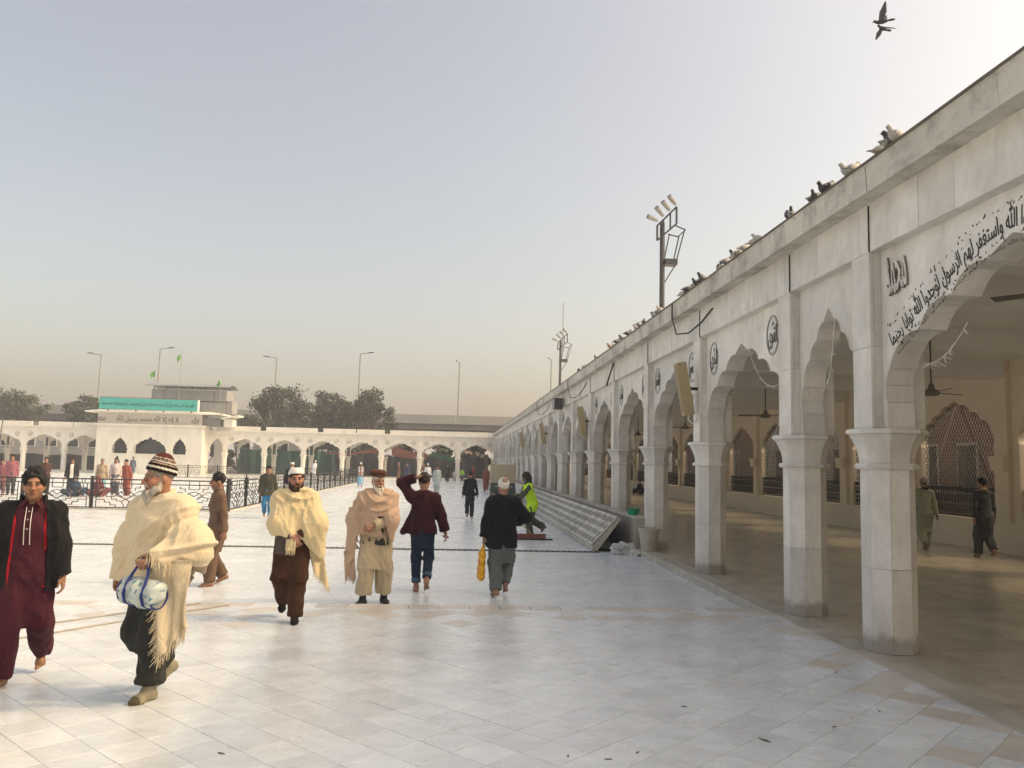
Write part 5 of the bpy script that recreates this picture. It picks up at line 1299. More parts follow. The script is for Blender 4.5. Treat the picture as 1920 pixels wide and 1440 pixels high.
    def trousers(s, c, r=(.105, .095, .075), hem=.10, name='trousers', fold=.007, mat=None, seat=.03):
        F = s.fld(); k = s.k
        for n in 'LR':
            hip, kn, an, Rf = s.leg[n]; d = (an - kn) / np.linalg.norm(an - kn); e = an - d * (hem - .075) * k
            F.cone(hip, kn, r[0] * k, r[1] * k, .04); F.cone(kn, e, r[1] * k, r[2] * k, .03, cap=False)
            nb = e.copy(); F.ell(e, (r[2] * k, r[2] * k, .02), None, .01)
        F.ell(s.pel, np.array((.165, .12, .14)) * k, None, .06); F.cone(s.pel + np.array((0, 0, -.05)), s.pel + np.array((0, -.01, -.16 - seat)), .11 * k, .08 * k, .08)
        for n in 'LR':
            hip, kn, an, Rf = s.leg[n]; d = (an - kn) / np.linalg.norm(an - kn); e = an - d * (hem - .10) * k
            F.clip(lambda X, Y, Z, d=d, e=e, kn=kn: np.where((X - e[0]) ** 2 + (Y - e[1]) ** 2 + (Z - e[2]) ** 2 < .17 ** 2, (X - e[0]) * d[0] + (Y - e[1]) * d[1] + (Z - e[2]) * d[2], -.2))
        s.folds(F, fold * .8, (44, 15), True); F.clip(lambda X, Y, Z: Z - (s.pel[2] + .12)); return part(name, F, mat or cm(c), s.o)
    def tunic(s, c, hem=.52, name='kameez', sleeves='LR', r=1.0, sleeve_end=1.0, fold=.006, flare=.0, collar=True, mat=None, g=0.0, neck_open=.0, sl_r=(.056, .050, .044), hem_tilt=0, openf=None, top=None):
        F = s.fld(); k = s.k; ft = s.fat * r
        fl = ((0, 1, 0), .66)
        F.cone(s.neck + np.array((0, .012, -.205 * k)), s.chest, (.140 + g) * k * ft, (.152 + g) * k * ft, .06, flat=fl); F.cone(s.chest, s.pel + np.array((0, 0, .03)), (.150 + g) * k * ft, (.153 + g) * k * ft, .05, flat=((0, 1, 0), .74))
        for n in 'LR':
            sh, el, wr = s.arm[n]; F.cone(s.neck + np.array((0, .02, -.035 * k)), sh + np.array((0, 0, .004)), (.058 + g) * k, (.060 + g) * k, .05)
            if n in sleeves:
                we = el + (wr - el) * sleeve_end; F.cone(sh, el, (sl_r[0] + g) * k, (sl_r[1] + g) * k, .04); F.cone(el, we, (sl_r[1] + g) * k, (sl_r[2] + g) * k, .02, cap=False)
                d = (we - el) / np.linalg.norm(we - el)
                F.clip(lambda X, Y, Z, d=d, e=we - d * .015: np.where((X - e[0]) ** 2 + (Y - e[1]) ** 2 + (Z - e[2]) ** 2 < .10 ** 2, (X - e[0]) * d[0] + (Y - e[1]) * d[1] + (Z - e[2]) * d[2], -.2))
        if hem < s.pel[2]:
            for n in 'LR':
                hip, kn, an, Rf = s.leg[n]; t = kn + (an - kn) * .35
                F.cone(hip, kn, (.102 + g + flare * .3) * k * ft, (.090 + flare * .5 + g) * k * ft, .06); F.cone(kn, t, (.090 + flare * .5 + g) * k * ft, (.085 + flare * .5 + g) * k * ft, .05)
        if hem < s.pel[2]:
            kl, kr = s.leg['L'][1], s.leg['R'][1]; F.cone(s.pel, np.array(((kl[0] + kr[0]) / 2, (kl[1] + kr[1]) / 2 + .02, hem - .04)), (.148 + g) * k * ft, (.140 + flare + g) * k * ft, .06, flat=((0, 1, 0), .72))
        F.clip(lambda X, Y, Z: (hem + .012 * np.sin(17 * X + 3) + hem_tilt * X - Z)); F.clip(lambda X, Y, Z: np.where((X - s.neck[0]) ** 2 + (Y - s.neck[1]) ** 2 < .125 ** 2, Z - (s.neck[2] + (top if top is not None else .016)), -.2))
        s.folds(F, fold, (34, 22), True)
        if openf: F.cut(openf)
        if neck_open: F.ell(s.neck + np.array((0, -.03, .02)), (.07 * k, .09 * k, neck_open), None, .01, 's')
        o = part(name, F, mat or cm(c), s.o)
        if collar:
            Cq = s.fld(.9); Cq.cone(s.neck + np.array((0, .0, -.02)), s.neck + np.array((0, .0, .035)), .076 * k, .070 * k, 0, cap=True)
            Cq.cone(s.neck + np.array((0, -.0, -.05)), s.neck + np.array((0, -.012, .06)), .058 * k, .062 * k, .0, 's', cap=True); Cq.cut(lambda X, Y, Z: np.maximum(np.abs(X - s.neck[0]) - .018 - (Z - s.neck[2]) * .5, Y - s.neck[1]))
            part('collar', Cq, mat or cm(c), s.o)
        return o
    def socks(s, c, name='sock', toe=None):
        for n in 'LR':
            F = Fld(max(.007, s.res)); s._foot(F, n, .004, False); hip, kn, an, Rf = s.leg[n]; F.cone(an, an + (kn - an) * .3, .041 * s.k, .043 * s.k, .02)
            o = part(name, F, cm(c), s.o)
def self_ell(s, X, Y, Z, c, r):
    q = s._loc(X, Y, Z); return (np.sqrt(sum(((q[i] - c[i]) / r[i]) ** 2 for i in range(3))) - 1) * min(r)
def fringe(name, pts, l, n, mat, parent, spread=.02, r=.0022, drop=(0, 0, -1)):
    """tassels along a polyline"""
    pts = [Vector(p) for p in pts]; ln = [0]
    for a, b in zip(pts[:-1], pts[1:]): ln.append(ln[-1] + (b - a).length)
    m = MB(); rg = random.Random(len(pts) * 13 + n)
    for i in range(n):
        u = ln[-1] * (i + .5) / n; j = max(q for q in range(len(ln) - 1) if ln[q] <= u); p = pts[j].lerp(pts[j + 1], (u - ln[j]) / max(1e-6, ln[j + 1] - ln[j]))
        d = Vector(drop).normalized() * l * rg.uniform(.75, 1.15); o = Vector((rg.uniform(-1, 1), rg.uniform(-1, 1), 0)) * spread
        m.tube([tuple(p - d * .15), tuple(p + d * .5 + o * .4), tuple(p + d + o)], [r, r * 1.1, r * .5], 4)
    return tag(m.build(name, mat, parent), kind='stuff')
def sheet(name, grid, th, mat, parent):
    """cloth sheet with thickness from a grid of points (rows x cols)"""
    G = np.array(grid, float); n, m_ = G.shape[:2]
    du = np.gradient(G, axis=0); dv = np.gradient(G, axis=1); N = np.cross(du, dv); N /= np.linalg.norm(N, axis=2)[:, :, None] + 1e-9
    V = np.concatenate([(G + N * th / 2).reshape(-1, 3), (G - N * th / 2).reshape(-1, 3)]); K = n * m_; Q = []
    for i in range(n - 1):
        for j in range(m_ - 1): a = i * m_ + j; Q.append((a, a + 1, a + m_ + 1, a + m_)); Q.append((K + a, K + a + m_, K + a + m_ + 1, K + a + 1))
    for i in range(n - 1):
        for j, fl in ((0, 0), (m_ - 1, 1)): a = i * m_ + j; q = (a, a + m_, K + a + m_, K + a); Q.append(q if not fl else q[::-1])
    for j in range(m_ - 1):
        for i, fl in ((0, 1), (n - 1, 0)): a = i * m_ + j; q = (a, a + 1, K + a + 1, K + a); Q.append(q if fl else q[::-1])
    return link(name, quad_mesh(name, V, np.array(Q), mat, True), parent)
# ================================================================== the people in front
def front_y(o, x, z, r=.02):
    n = len(o.data.vertices); v = np.empty(n * 3, np.float32); o.data.vertices.foreach_get('co', v); v = v.reshape(-1, 3)
    m = (np.abs(v[:, 0] - x) < r) & (np.abs(v[:, 2] - z) < r); return float(v[m, 1].min()) if m.any() else -.1
VCLOTH = vcol('patterned_knit', .95, .1, 0, .6)
def crease(v): return (1 - np.abs(np.sin(v))) ** 1.6
def sstep(x, a, b): t = np.clip((x - a) / (b - a), 0, 1); return t * t * (3 - 2 * t)
def radial(X, Z, sx, sz, n, amp, r0=.06, r1=.75, ph=0.0):
    """pull folds fanning out from one point of the cloth"""
    th = np.arctan2(Z - sz, X - sx); r = np.hypot(X - sx, Z - sz)
    return amp * crease(n * th + .9 * np.sin(6 * r + ph) + .5 * np.sin(17 * r + 2 * ph) + ph) * sstep(r, r0, r0 + .16) * (1 - .7 * sstep(r, r1 * .6, r1)) * (.55 + .45 * np.sin(3.1 * th + ph))
def ridge(X, a, b): return np.exp(-((X - a) / b) ** 2)
AR = lambda *p: np.array(p, float)

# --- young man in an open black jacket
P = Fig(h=1.575, lean=.02, fR=(-.10, -.16, 0, 0), fL=(.09, .26, .0, 42), hL=(.255, -.06, .69), hR=(-.265, .05, .70), eL=(.25, .9, -.1), eR=(-.25, .9, -.1), head=(6, 1, 0), res=.0068, yaw=(4, -10))
P.root('person', 'young man in open black jacket with red lining over maroon clothes, at the left edge', (-3.22, 6.62, 0), 17)
P.body(skin=(.33, .175, .105), stubble=.35, curl=(40, 40), brow=(.014, .011, .009))
P.hair((.010, .009, .009), vol=.016, front=.050, sides=.05, back=-.095)
MAR = cm((.056, .011, .021))
P.trousers(None, r=(.10, .094, .080), hem=.09, name='shalwar', mat=MAR, fold=.010)
kz = P.tunic(None, hem=.40, name='kameez', mat=MAR, fold=.009, r=.92, flare=.0)
JK = cm((.012, .012, .014))
op = lambda w0, w1: (lambda X, Y, Z: np.maximum(np.abs(X - P.neck[0] - .0) - np.interp(np.broadcast_to(Z, (1, 1, Z.size)), [.68, .97, 1.26, 1.38], [w1, w1 * .95, w0, w0 * .8]), Y - (P.chest[1] - .03)))
P.tunic(None, hem=.71, name='jacket_lining', mat=cm((.42, .012, .025)), g=.010, sleeves='', collar=False, fold=.0, openf=op(.088, .112), r=.95)
P.tunic(None, hem=.69, name='jacket', mat=JK, g=.017, sl_r=(.066, .062, .058), collar=False, fold=.008, openf=op(.108, .134), r=.95)
F = P.fld(.9); F.cone(P.neck + AR(0, .005, -.03), P.neck + AR(0, .018, .06), .098, .095, 0, cap=True); F.cone(P.neck + AR(0, .0, -.06), P.neck + AR(0, .014, .08), .082, .082, 0, 's', cap=True); F.cut(lambda X, Y, Z: np.maximum(np.abs(X) - .075, Y - P.neck[1] + .01)); part('jacket_collar', F, JK, P.o)
for sx in (-1, 1):
    pts = []
    for z in np.linspace(1.30, 1.02, 9): pts.append((sx * .02 - .01, front_y(kz, sx * .02 - .01, z) - .001, z))
    m = MB(); m.tube(pts, .0028, 5); m.build('piping', M['sign_white'], P.o)
for z in (1.27, 1.21, 1.14):
    m = MB(); y_ = front_y(kz, -.01, z); m.tube([(-.01, y_ + .002, z), (-.01, y_ - .006, z)], .007, 8); m.build('button', M['steel'], P.o)
for sx in (-1, 1):
    m = MB(); A = P.neck + AR(sx * .03, -.072, .012); B = P.neck + AR(sx * .072, -.03, .018); C_ = P.neck + AR(sx * .078, -.094, -.038)
    m.loft([[tuple(A), tuple(B), tuple(C_)], [tuple(A + AR(0, -.008, -.004)), tuple(B + AR(0, -.008, -.004)), tuple(C_ + AR(0, -.008, -.004))]]); m.build('shirt_collar_point', MAR, P.o)

# --- old man in a large cream shawl
P = Fig(h=1.665, lean=.05, fL=(.06, -.13, 0, 0), fR=(-.06, .17, .015, 30), hR=(-.40, -.02, .76), hL=(.20, -.30, 1.0), eL=(.9, .5, -.5), head=(-28, 3, 0), res=.0068, yaw=(-6, -4), stoop=.02)
P.root('person', 'bearded old man wrapped in a big cream fringed shawl, wearing a striped knit cap', (-2.10, 6.26, 0), -24)
P.body(skin=(.36, .19, .125), curl=(70, 35), brow=(.16, .14, .12), shod=True)
P.beard((.38, .35, .31), length=.075, width=.062, vol=1.15)
P.hair((.22, .20, .18), vol=.006, front=.05, back=-.07, rough=.002)
k = P.k * 1.05; F = Fld(.0065); F.ell(P.H((0, .02, .045)), AR(.090, .108, .112) * k, P.Rh, 0); F.ell(P.H((0, .03, .14)), AR(.045, .05, .03) * k, P.Rh, .05)
F.clip(lambda X, Y, Z: (.038 - .30 * P._loc(X, Y, Z)[1] - P._loc(X, Y, Z)[2]) * .9)
F.disp(lambda X, Y, Z: .0012 * np.sin(260 * P._loc(X, Y, Z)[0]))
def capcol(V):
    q = (V - P.hc) @ P.Rh / (P.k * 1.05); t = q[:, 2] + .30 * q[:, 1] + .004 * np.sin(9 * q[:, 0]); C = np.repeat(AR(.018, .012, .010)[None], len(V), 0)
    for a, b, c in ((.062, .076, (.72, .70, .66)), (.098, .104, (.50, .40, .33)), (.114, .121, (.70, .66, .62)), (.129, .134, (.45, .33, .28)), (.143, .148, (.6, .55, .5))): C[(t > a) & (t < b)] = c
    C[t > .15] = (.09, .03, .025); return C
part('knit_cap', F, VCLOTH, P.o, capcol)
DG = cm((.030, .032, .030))
P.trousers(None, r=(.108, .104, .088), hem=.15, name='shalwar', mat=DG, fold=.012, seat=.08)
P.tunic(None, hem=.34, name='kameez', mat=DG, flare=.03, fold=.010, sleeves='R', collar=False, hem_tilt=.05)
for n in 'LR':
    F = Fld(.007); P._foot(F, n, .006, False); hip, kn, an, Rf = P.leg[n]; F.cone(an, an + (kn - an) * .22, .046, .048, .02)
    part('sock', F, VCLOTH, P.o, lambda V, an=an, Rf=Rf: np.where(((((V - an) @ Rf)[:, 1] < -.115) | (((V - an) @ Rf)[:, 1] > .075) & (((V - an) @ Rf)[:, 2] < -.03) | (((V - an) @ Rf)[:, 2] < -.066))[:, None], AR(.10, .095, .06)[None], np.where((((V - an) @ Rf)[:, 2] > .035)[:, None], AR(.05, .052, .04)[None], AR(.30, .275, .20)[None])))
CREAM = cm((.70, .59, .42), fuzz=.4)
S = Fld(.0095); n = P.neck; sR, eR_, wR = P.arm['R']; sL, eL_, wL = P.arm['L']
S.cone(n + AR(0, .02, -.02), sR + AR(-.01, .01, .0), .075, .085, .06); S.cone(n + AR(0, .02, -.01), sL + AR(.01, .01, .0), .08, .09, .06)
S.cone(n + AR(0, .0, -.22), P.pel + AR(0, .0, .02), .19, .215, .08, flat=((0, 1, 0), .82)); S.cone(P.pel + AR(-.03, .0, .05), P.pel + AR(-.06, .0, -.25), .235, .26, .08, flat=((0, 1, 0), .8))
S.cone(sR, eR_ + AR(-.02, 0, 0), .088, .09, .10); S.cone(eR_ + AR(-.02, 0, 0), wR + AR(.0, 0, -.03), .09, .085, .10)
S.cone(sL, eL_ + AR(.02, .02, 0), .098, .12, .10); S.cone(eL_ + AR(.02, .02, -.02), wL + AR(.03, .03, .0), .135, .085, .08); S.cone(eL_ + AR(.0, .05, 0), eL_ + AR(-.04, .05, -.25), .13, .13, .08)
S.cone(n + AR(-.07, -.065, -.01), n + AR(.08, -.045, .02), .034, .036, .04); S.cone(n + AR(.08, -.02, .02), n + AR(.02, .08, .045), .036, .034, .04); S.cone(n + AR(-.07, -.05, -.01), n + AR(-.05, .06, .03), .034, .03, .04)
def hem2(X, Y, Z):
    f = np.interp(np.broadcast_to(X, (X.size, 1, 1)), [-.5, -.32, -.14, .04, .12, .20, .28, .40, .5], [.83, .80, .74, .80, .96, 1.03, .985, .93, .92]) + .012 * np.sin(31 * X + 2)
    b = np.interp(np.broadcast_to(X, (X.size, 1, 1)), [-.5, .0, .3], [.76, .72, .80]); w = np.clip((Y - .02) / .08, 0, 1); return f * (1 - w) + b * w - Z
def fold2(X, Y, Z):
    fr = (Y < .1)
    u = (Z - 1.15) * .80 - X * .60; v = X * .80 + (Z - 1.15) * .60
    big = np.exp(-((u - .02 + .25 * v * v) / .020) ** 2) * .022 - np.exp(-((u + .05 + .3 * v * v) / .018) ** 2) * .012
    arm = .020 * np.exp(-((Z - 1.07 - .35 * (X - .28) ** 2 - .12 * (X - .28)) / .016) ** 2) * np.clip((X - .08) / .1, 0, 1) - .014 * np.exp(-((Z - 1.02 - .3 * (X - .28)) / .013) ** 2) * np.clip((X - .1) / .1, 0, 1)
    fine = .0035 * np.sin(75 * u + 9 * np.sin(4 * v)) * np.sin(11 * v + 2)
    return -(radial(X, Z, .20, 1.42, 9.0, .021, ph=.6) + radial(X, Z, -.20, 1.45, 7.0, .014, ph=2.1) + big * fr + arm * fr + fine) + .006
S.disp(fold2); S.clip(hem2); S.clip(lambda X, Y, Z: Z - (n[2] + .065 - .25 * np.maximum(-Y - .0, 0)))
S.cone(n + AR(0, -.01, .0), n + AR(0, -.03, .12), .062, .088, .015, 's')
sh_ = part('shawl', S, CREAM, P.o)
# hanging end of the shawl and its tassels
rows = []
for i in range(16):
    t = i / 15; z = 1.0 - .52 * t; row = []
    for j in range(12):
        u = j / 11; x0 = .20 + .04 * t; x1 = .43 - .07 * t; x = x0 + (x1 - x0) * u; zz = z - (.0 if t < .1 else 1) * (.16 * t * (1 - u) ** 1.3 - .05 * t * u)
        y = -.33 + .12 * u + .10 * t + .022 * math.sin(u * 15 + t * 4) * (.4 + t) + .02 * math.sin(u * 7 - 3 * t); row.append((x, y, zz))
    rows.append(row)
sheet('shawl_end', rows, .008, CREAM, P.o)
fringe('tassels', [rows[i][0] for i in range(2, 16)], .07, 60, CREAM, P.o, .025, .0026, (-.5, -.2, -.7)); fringe('tassels', rows[-1], .085, 46, CREAM, P.o, .02, .0026, (-.15, 0, -1))
fringe('tassels', [(x, front_y(sh_, x, float(hem2(np.array([[[x]]]), np.array([[[-.1]]]), np.array([[[0.]]]))[0, 0, 0]) + .02, .03) + .012, float(hem2(np.array([[[x]]]), np.array([[[-.1]]]), np.array([[[0.]]]))[0, 0, 0]) + .012) for x in np.linspace(.08, .40, 12)], .075, 80, CREAM, P.o, .02, .0028)
# his bag
b = thing('duffel_bag', 'small pale blue patterned bag with dark blue straps carried by the cream-shawled man', 'bag', P.o.location, P.o.rotation_euler.z)
F = Fld(.007); c = AR(.155, -.345, .775); ax = AR(1, .12, -.12); ax /= np.linalg.norm(ax)
F.cone(c - ax * .125, c + ax * .125, .088, .088, .0, cap=True); F.cone(c - ax * .11 + AR(0, 0, .03), c + ax * .11 + AR(0, 0, .03), .06, .06, .05); F.disp(lambda X, Y, Z: .005 * np.sin(50 * X + 20 * Z) + .004 * np.sin(70 * Z - 30 * X) - .01 * ridge(X, .155, .03))
PAT = vcol('patterned_plastic', .45, .5, 0, .5)
part('bag_body', F, PAT, b, lambda V: np.where(((np.sin(95 * V[:, 0] + 40 * V[:, 2]) * np.sin(80 * V[:, 2] - 50 * V[:, 0]) + .5 * np.sin(180 * V[:, 0])) > .75)[:, None], AR(.10, .22, .32)[None], AR(.50, .58, .57)[None]))
BLUE = plain('blue_webbing', (.012, .03, .20), .7)
for sx in (-.07, .07):
    o_ = c + ax * sx; m = MB(); rr = []
    path = [o_ + AR(0, .075, -.06), o_ + AR(0, .0, -.093), o_ + AR(0, -.075, -.055), o_ + AR(0, -.094, .0), o_ + AR(0, -.07, .06), c + ax * sx * .85 + AR(.0, -.03, .13), c + ax * sx * .4 + AR(.01, .0, .22), c + ax * sx * .1 + AR(.015, .02, .26)]
    for p in path: rr.append(p)
    m2 = MB()
    for a_, b_ in zip(rr[:-1], rr[1:]): m2.tube([tuple(a_ - (b_ - a_) * .04), tuple(b_ + (b_ - a_) * .04)], .0105, 6)
    m2.build('strap', BLUE, b)
for sx in (-1, 1):
    m = MB(); e = c + ax * sx * .127; m.tube([tuple(e + AR(0, .085 * math.cos(t), .085 * math.sin(t))) for t in np.linspace(0, 6.283, 20)], .006, 5); m.build('end_piping', BLUE, b)

# --- man in a cream shawl and white cap
P = Fig(h=1.60, lean=.02, fL=(.06, -.18, 0, 0), fR=(-.10, .22, .03, 30), hR=(.0, -.20, .88), hL=(.07, -.19, .90), eR=(-1, .2, -.4), eL=(1, .2, -.4), head=(10, 2, 0), res=.0078)
P.root('person', 'dark-bearded man in white cap and plain cream shawl, brown trousers, walking towards the camera', (-1.70, 9.10, 0), 6)
P.body(skin=(.40, .21, .14), curl=(60, 45), stubble=.2, shod=True, hand_dirs={'R': ((.5, -.1, -.6), (.3, .8, 0)), 'L': ((-.7, -.1, -.5), (-.2, .9, 0))})
P.hair((.02, .014, .010), vol=.008, front=.05, back=-.08, sides=.02); P.beard((.030, .019, .013), length=.03, width=.058)
P.cap((.80, .79, .76), low=.046, tilt=.20, top=.125, vol=.016)
BN = cm((.050, .022, .012)); P.trousers(None, r=(.100, .094, .078), hem=.09, name='shalwar', mat=BN, fold=.009); P.tunic(None, hem=.44, name='kameez', mat=BN, fold=.008, flare=.015, sleeves='L', collar=False)
P.tunic((.095, .075, .068), hem=.68, name='grey_coat', g=.014, fold=.005, collar=False, hem_tilt=-.1, openf=lambda X, Y, Z: -X - .0 if False else np.maximum(-.02 - X, -Z + 0))
P.socks((.012, .011, .011), 'shoe')
S = Fld(.0105); n = P.neck; sR, eR_, wR = P.arm['R']; sL, eL_, wL = P.arm['L']
for s_, sg in ((sR, -1), (sL, 1)): S.cone(n + AR(0, .02, -.02), s_ + AR(sg * .005, 0, .0), .07, .08, .06)
S.cone(n + AR(0, .0, -.22), P.pel + AR(0, 0, .0), .19, .235, .08, flat=((0, 1, 0), .82))
S.cone(sR, eR_, .10, .115, .08); S.cone(sL, eL_, .10, .115, .08); S.cone(eR_, wR + AR(-.08, .05, .03), .115, .09, .08); S.cone(eL_, wL + AR(.08, .05, .03), .115, .09, .08); S.cone(eL_, eL_ + AR(.03, .02, -.32), .11, .09, .08)
for a_, b_ in ((AR(-.08, -.05, .0), AR(.0, -.095, -.045)), (AR(.0, -.095, -.045), AR(.085, -.05, .01)), (AR(.085, -.03, .015), AR(.03, .08, .05)), (AR(-.08, -.03, .01), AR(-.03, .08, .05))): S.cone(n + a_, n + b_, .036, .036, .04)
def hem3(X, Y, Z):
    f = np.interp(np.broadcast_to(X, (X.size, 1, 1)), [-.4, -.24, -.1, .0, .1, .2, .3, .4], [.90, .88, .90, .885, .86, .74, .62, .52]); return f + .01 * np.sin(28 * X) - Z
def fold3(X, Y, Z):
    nk = np.clip((Z - 1.14) / .16, 0, 1); cw = Z - 1.1 * X * X + .03 * np.sin(8 * X + 1)
    dr = crease(31 * cw + 1.2 * np.sin(5 * X)) * .020 * nk * (np.abs(X) < .2)
    return -(dr + radial(X, Z, .17, 1.40, 8.0, .018, ph=1.3) + radial(X, Z, -.17, 1.40, 8.0, .016, ph=.2) + .003 * np.sin(80 * X + 30 * Z) * np.sin(9 * Z)) + .006
S.disp(fold3); S.clip(hem3); S.clip(lambda X, Y, Z: Z - (n[2] + .06)); S.cone(n + AR(0, -.005, .0), n + AR(0, -.03, .12), .060, .085, .015, 's')
part('shawl', S, cm((.66, .55, .34), fuzz=.4), P.o)
rows = []
for i in range(12):
    t = i / 11; row = []
    for j in range(8): u = j / 7; row.append((.15 + .15 * u + .10 * t - .02 * (1 - u) * t, -.10 + .05 * u + .02 * math.sin(u * 9 + 4 * t) * (.5 + t), .80 - .38 * t - .10 * t * u + .10 * (1 - u) * t))
    rows.append(row)
CS = cm((.66, .55, .34)); sheet('shawl_end', rows, .008, CS, P.o); fringe('tassels', rows[-1], .06, 26, CS, P.o, .015)
rows = [[(-.06 + .10 * u, -.225 + .01 * math.sin(9 * u + 3 * t), .87 - .12 * t) for u in np.linspace(0, 1, 6)] for t in np.linspace(0, 1, 6)]
sheet('shawl_corner', rows, .008, CS, P.o); fringe('tassels', rows[-1], .05, 18, CS, P.o, .01)

# --- old man in a pakol and tan shawl
P = Fig(h=1.68, lean=.03, fR=(-.145, -.10, 0, 0), fL=(.13, .08, 0, 0), hL=(-.05, -.22, 1.00), eL=(1, .1, -.6), hR=(-.26, -.02, .85), head=(20, 5, 0), res=.0078, yaw=(10, -30))
P.root('person', 'white-bearded old man in brown wool hat and tan fringed shawl over khaki clothes', (-.98, 10.84, LOW), 8)
P.body(skin=(.36, .185, .12), curl=(35, 30), brow=(.30, .27, .24), shod=True, hand_dirs={'L': ((-.85, -.25, -.25), (-.1, .9, -.2))})
P.beard((.66, .60, .50), length=.095, width=.06, vol=1.1); P.hair((.5, .47, .42), vol=.006, front=.045, back=-.075, rough=.002, sides=.02)
F = Fld(.0075); k = P.k * 1.05; F.ell(P.H((0, .02, .072)), AR(.108, .125, .030) * k, P.Rh, 0); F.ell(P.H((0, .03, .105)), AR(.110, .125, .026) * k, P.Rh, .02); F.ell(P.H((0, .028, .118)), AR(.09, .105, .022) * k, P.Rh, .02)
F.disp(lambda X, Y, Z: .005 * ridge(P._loc(X, Y, Z)[2], .088, .008)); part('wool_hat', F, cm((.085, .038, .022)), P.o)
KH = cm((.47, .39, .27)); P.trousers(None, r=(.108, .104, .098), hem=.17, name='shalwar', mat=KH, fold=.012, seat=.09); P.tunic(None, hem=.46, name='kameez', mat=KH, fold=.010, flare=.015, sleeves='L', sleeve_end=.98, collar=False, sl_r=(.06, .058, .052))
P.tunic((.040, .040, .036), hem=.76, name='waistcoat', g=.010, fold=.003, sleeves='', collar=False); P.socks((.035, .035, .040))
S = Fld(.0105); n = P.neck; sR, eR_, wR = P.arm['R']; sL, eL_, wL = P.arm['L']
for s_, sg in ((sR, -1), (sL, 1)): S.cone(n + AR(0, .02, -.02), s_ + AR(sg * .005, 0, .0), .07, .08, .06)
S.cone(n + AR(0, .0, -.22), P.pel + AR(-.03, 0, .0), .19, .225, .08, flat=((0, 1, 0), .84)); S.cone(sR, eR_, .10, .12, .08); S.cone(sL, eL_, .10, .115, .08); S.cone(eR_, wR + AR(-.02, .0, -.3), .12, .11, .08); S.cone(eL_, wL + AR(.12, .06, .02), .115, .07, .08); S.cone(eL_, eL_ + AR(.0, .0, -.25), .10, .07, .08)
for a_, b_ in ((AR(-.10, -.03, .0), AR(-.02, -.105, -.10)), (AR(-.02, -.105, -.10), AR(.10, -.085, -.12)), (AR(.10, -.085, -.12), AR(.13, -.0, .0)), (AR(.10, -.0, .01), AR(.03, .08, .04)), (AR(-.09, -.03, .01), AR(-.03, .08, .04))): S.cone(n + a_, n + b_, .042, .042, .05)
def hem4(X, Y, Z):
    f = np.interp(np.broadcast_to(X, (X.size, 1, 1)), [-.5, -.34, -.26, -.24, -.05, .02, .1, .2, .3, .4], [.45, .50, .62, .885, .87, .86, .86, .80, .72, .70]); return f + .01 * np.sin(28 * X) - Z
def fold4(X, Y, Z):
    c_ = np.hypot(X - .05, (Z - 1.52) * .82); nk = sstep(Z, 1.08, 1.2)
    dr = crease(34 * c_ + 1.0 * np.sin(7 * X)) * .024 * nk * sstep(c_, .05, .12)
    return -(dr + radial(X, Z, -.17, 1.45, 9.0, .022, ph=.9) + radial(X, Z, .20, 1.42, 8.0, .018, ph=2.0) * (1 - .5 * nk)) + .006
S.disp(fold4); S.clip(hem4); S.clip(lambda X, Y, Z: Z - (n[2] + .05)); S.cone(n + AR(0, -.005, .0), n + AR(0, -.03, .12), .060, .085, .015, 's')
S.cut(lambda X, Y, Z: np.maximum(np.maximum(np.abs(X - .09 + (Z - .95) * .28) - .035, Y + .02), Z - 1.12))
TAN = cm((.50, .36, .26), fuzz=.4); sh_ = part('shawl', S, TAN, P.o)
fringe('tassels', [(x, front_y(sh_, x, .91, .03) + .014, .885) for x in np.linspace(-.22, -.05, 8)], .055, 34, TAN, P.o, .01)
rows = [[(-.40 + .13 * u + .03 * t, -.06 - .05 * u + .02 * math.sin(9 * u + 5 * t), .66 - .30 * t - .05 * (1 - u) * t + .04 * math.sin(6 * u)) for u in np.linspace(0, 1, 8)] for t in np.linspace(0, 1, 10)]
sheet('shawl_end', rows, .008, TAN, P.o); fringe('tassels', rows[-1], .06, 26, TAN, P.o, .012)

# --- man in a maroon blazer, back turned, hand on his head
P = Fig(h=1.64, lean=.02, fL=(.07, .03, 0, 0), fR=(-.07, .20, .0, 40), hL=(.10, .03, 1.60), eL=(1, -.1, .12), hR=(-.34, -.02, .76), eR=(-.7, .7, -.2), head=(0, 18, 0), res=.0078)
P.root('person', 'man in dark maroon blazer and rolled jeans seen from behind, hand on head', (-.42, 11.93, LOW), 183)
P.body(skin=(.33, .18, .12), curl=(20, 50), hand_dirs={'L': ((-.75, -.2, .25), (-.3, .1, -.9))}); P.hair((.016, .012, .010), vol=.017, back=-.078)
JE = cm((.012, .025, .050)); P.trousers(None, r=(.088, .072, .062), hem=.15, name='jeans', mat=JE, fold=.006)
for n_ in 'LR':
    hip, kn, an, Rf = P.leg[n_]; d = (an - kn) / np.linalg.norm(an - kn); e = an - d * .03; F = Fld(.008); F.cone(e - d * .085, e - d * .02, .068, .066, 0, cap=True); F.cone(e - d * .03, e + d * .03, .05, .05, 0, 's', cap=True); part('rolled_cuff', F, cm((.05, .10, .15)), P.o)
BZ = cm((.035, .008, .014), fuzz=.25); P.tunic(None, hem=.80, name='blazer', mat=BZ, g=.016, r=1.02, fold=.006, flare=.0, sl_r=(.064, .058, .052), collar=False, sleeve_end=.93, top=.03)
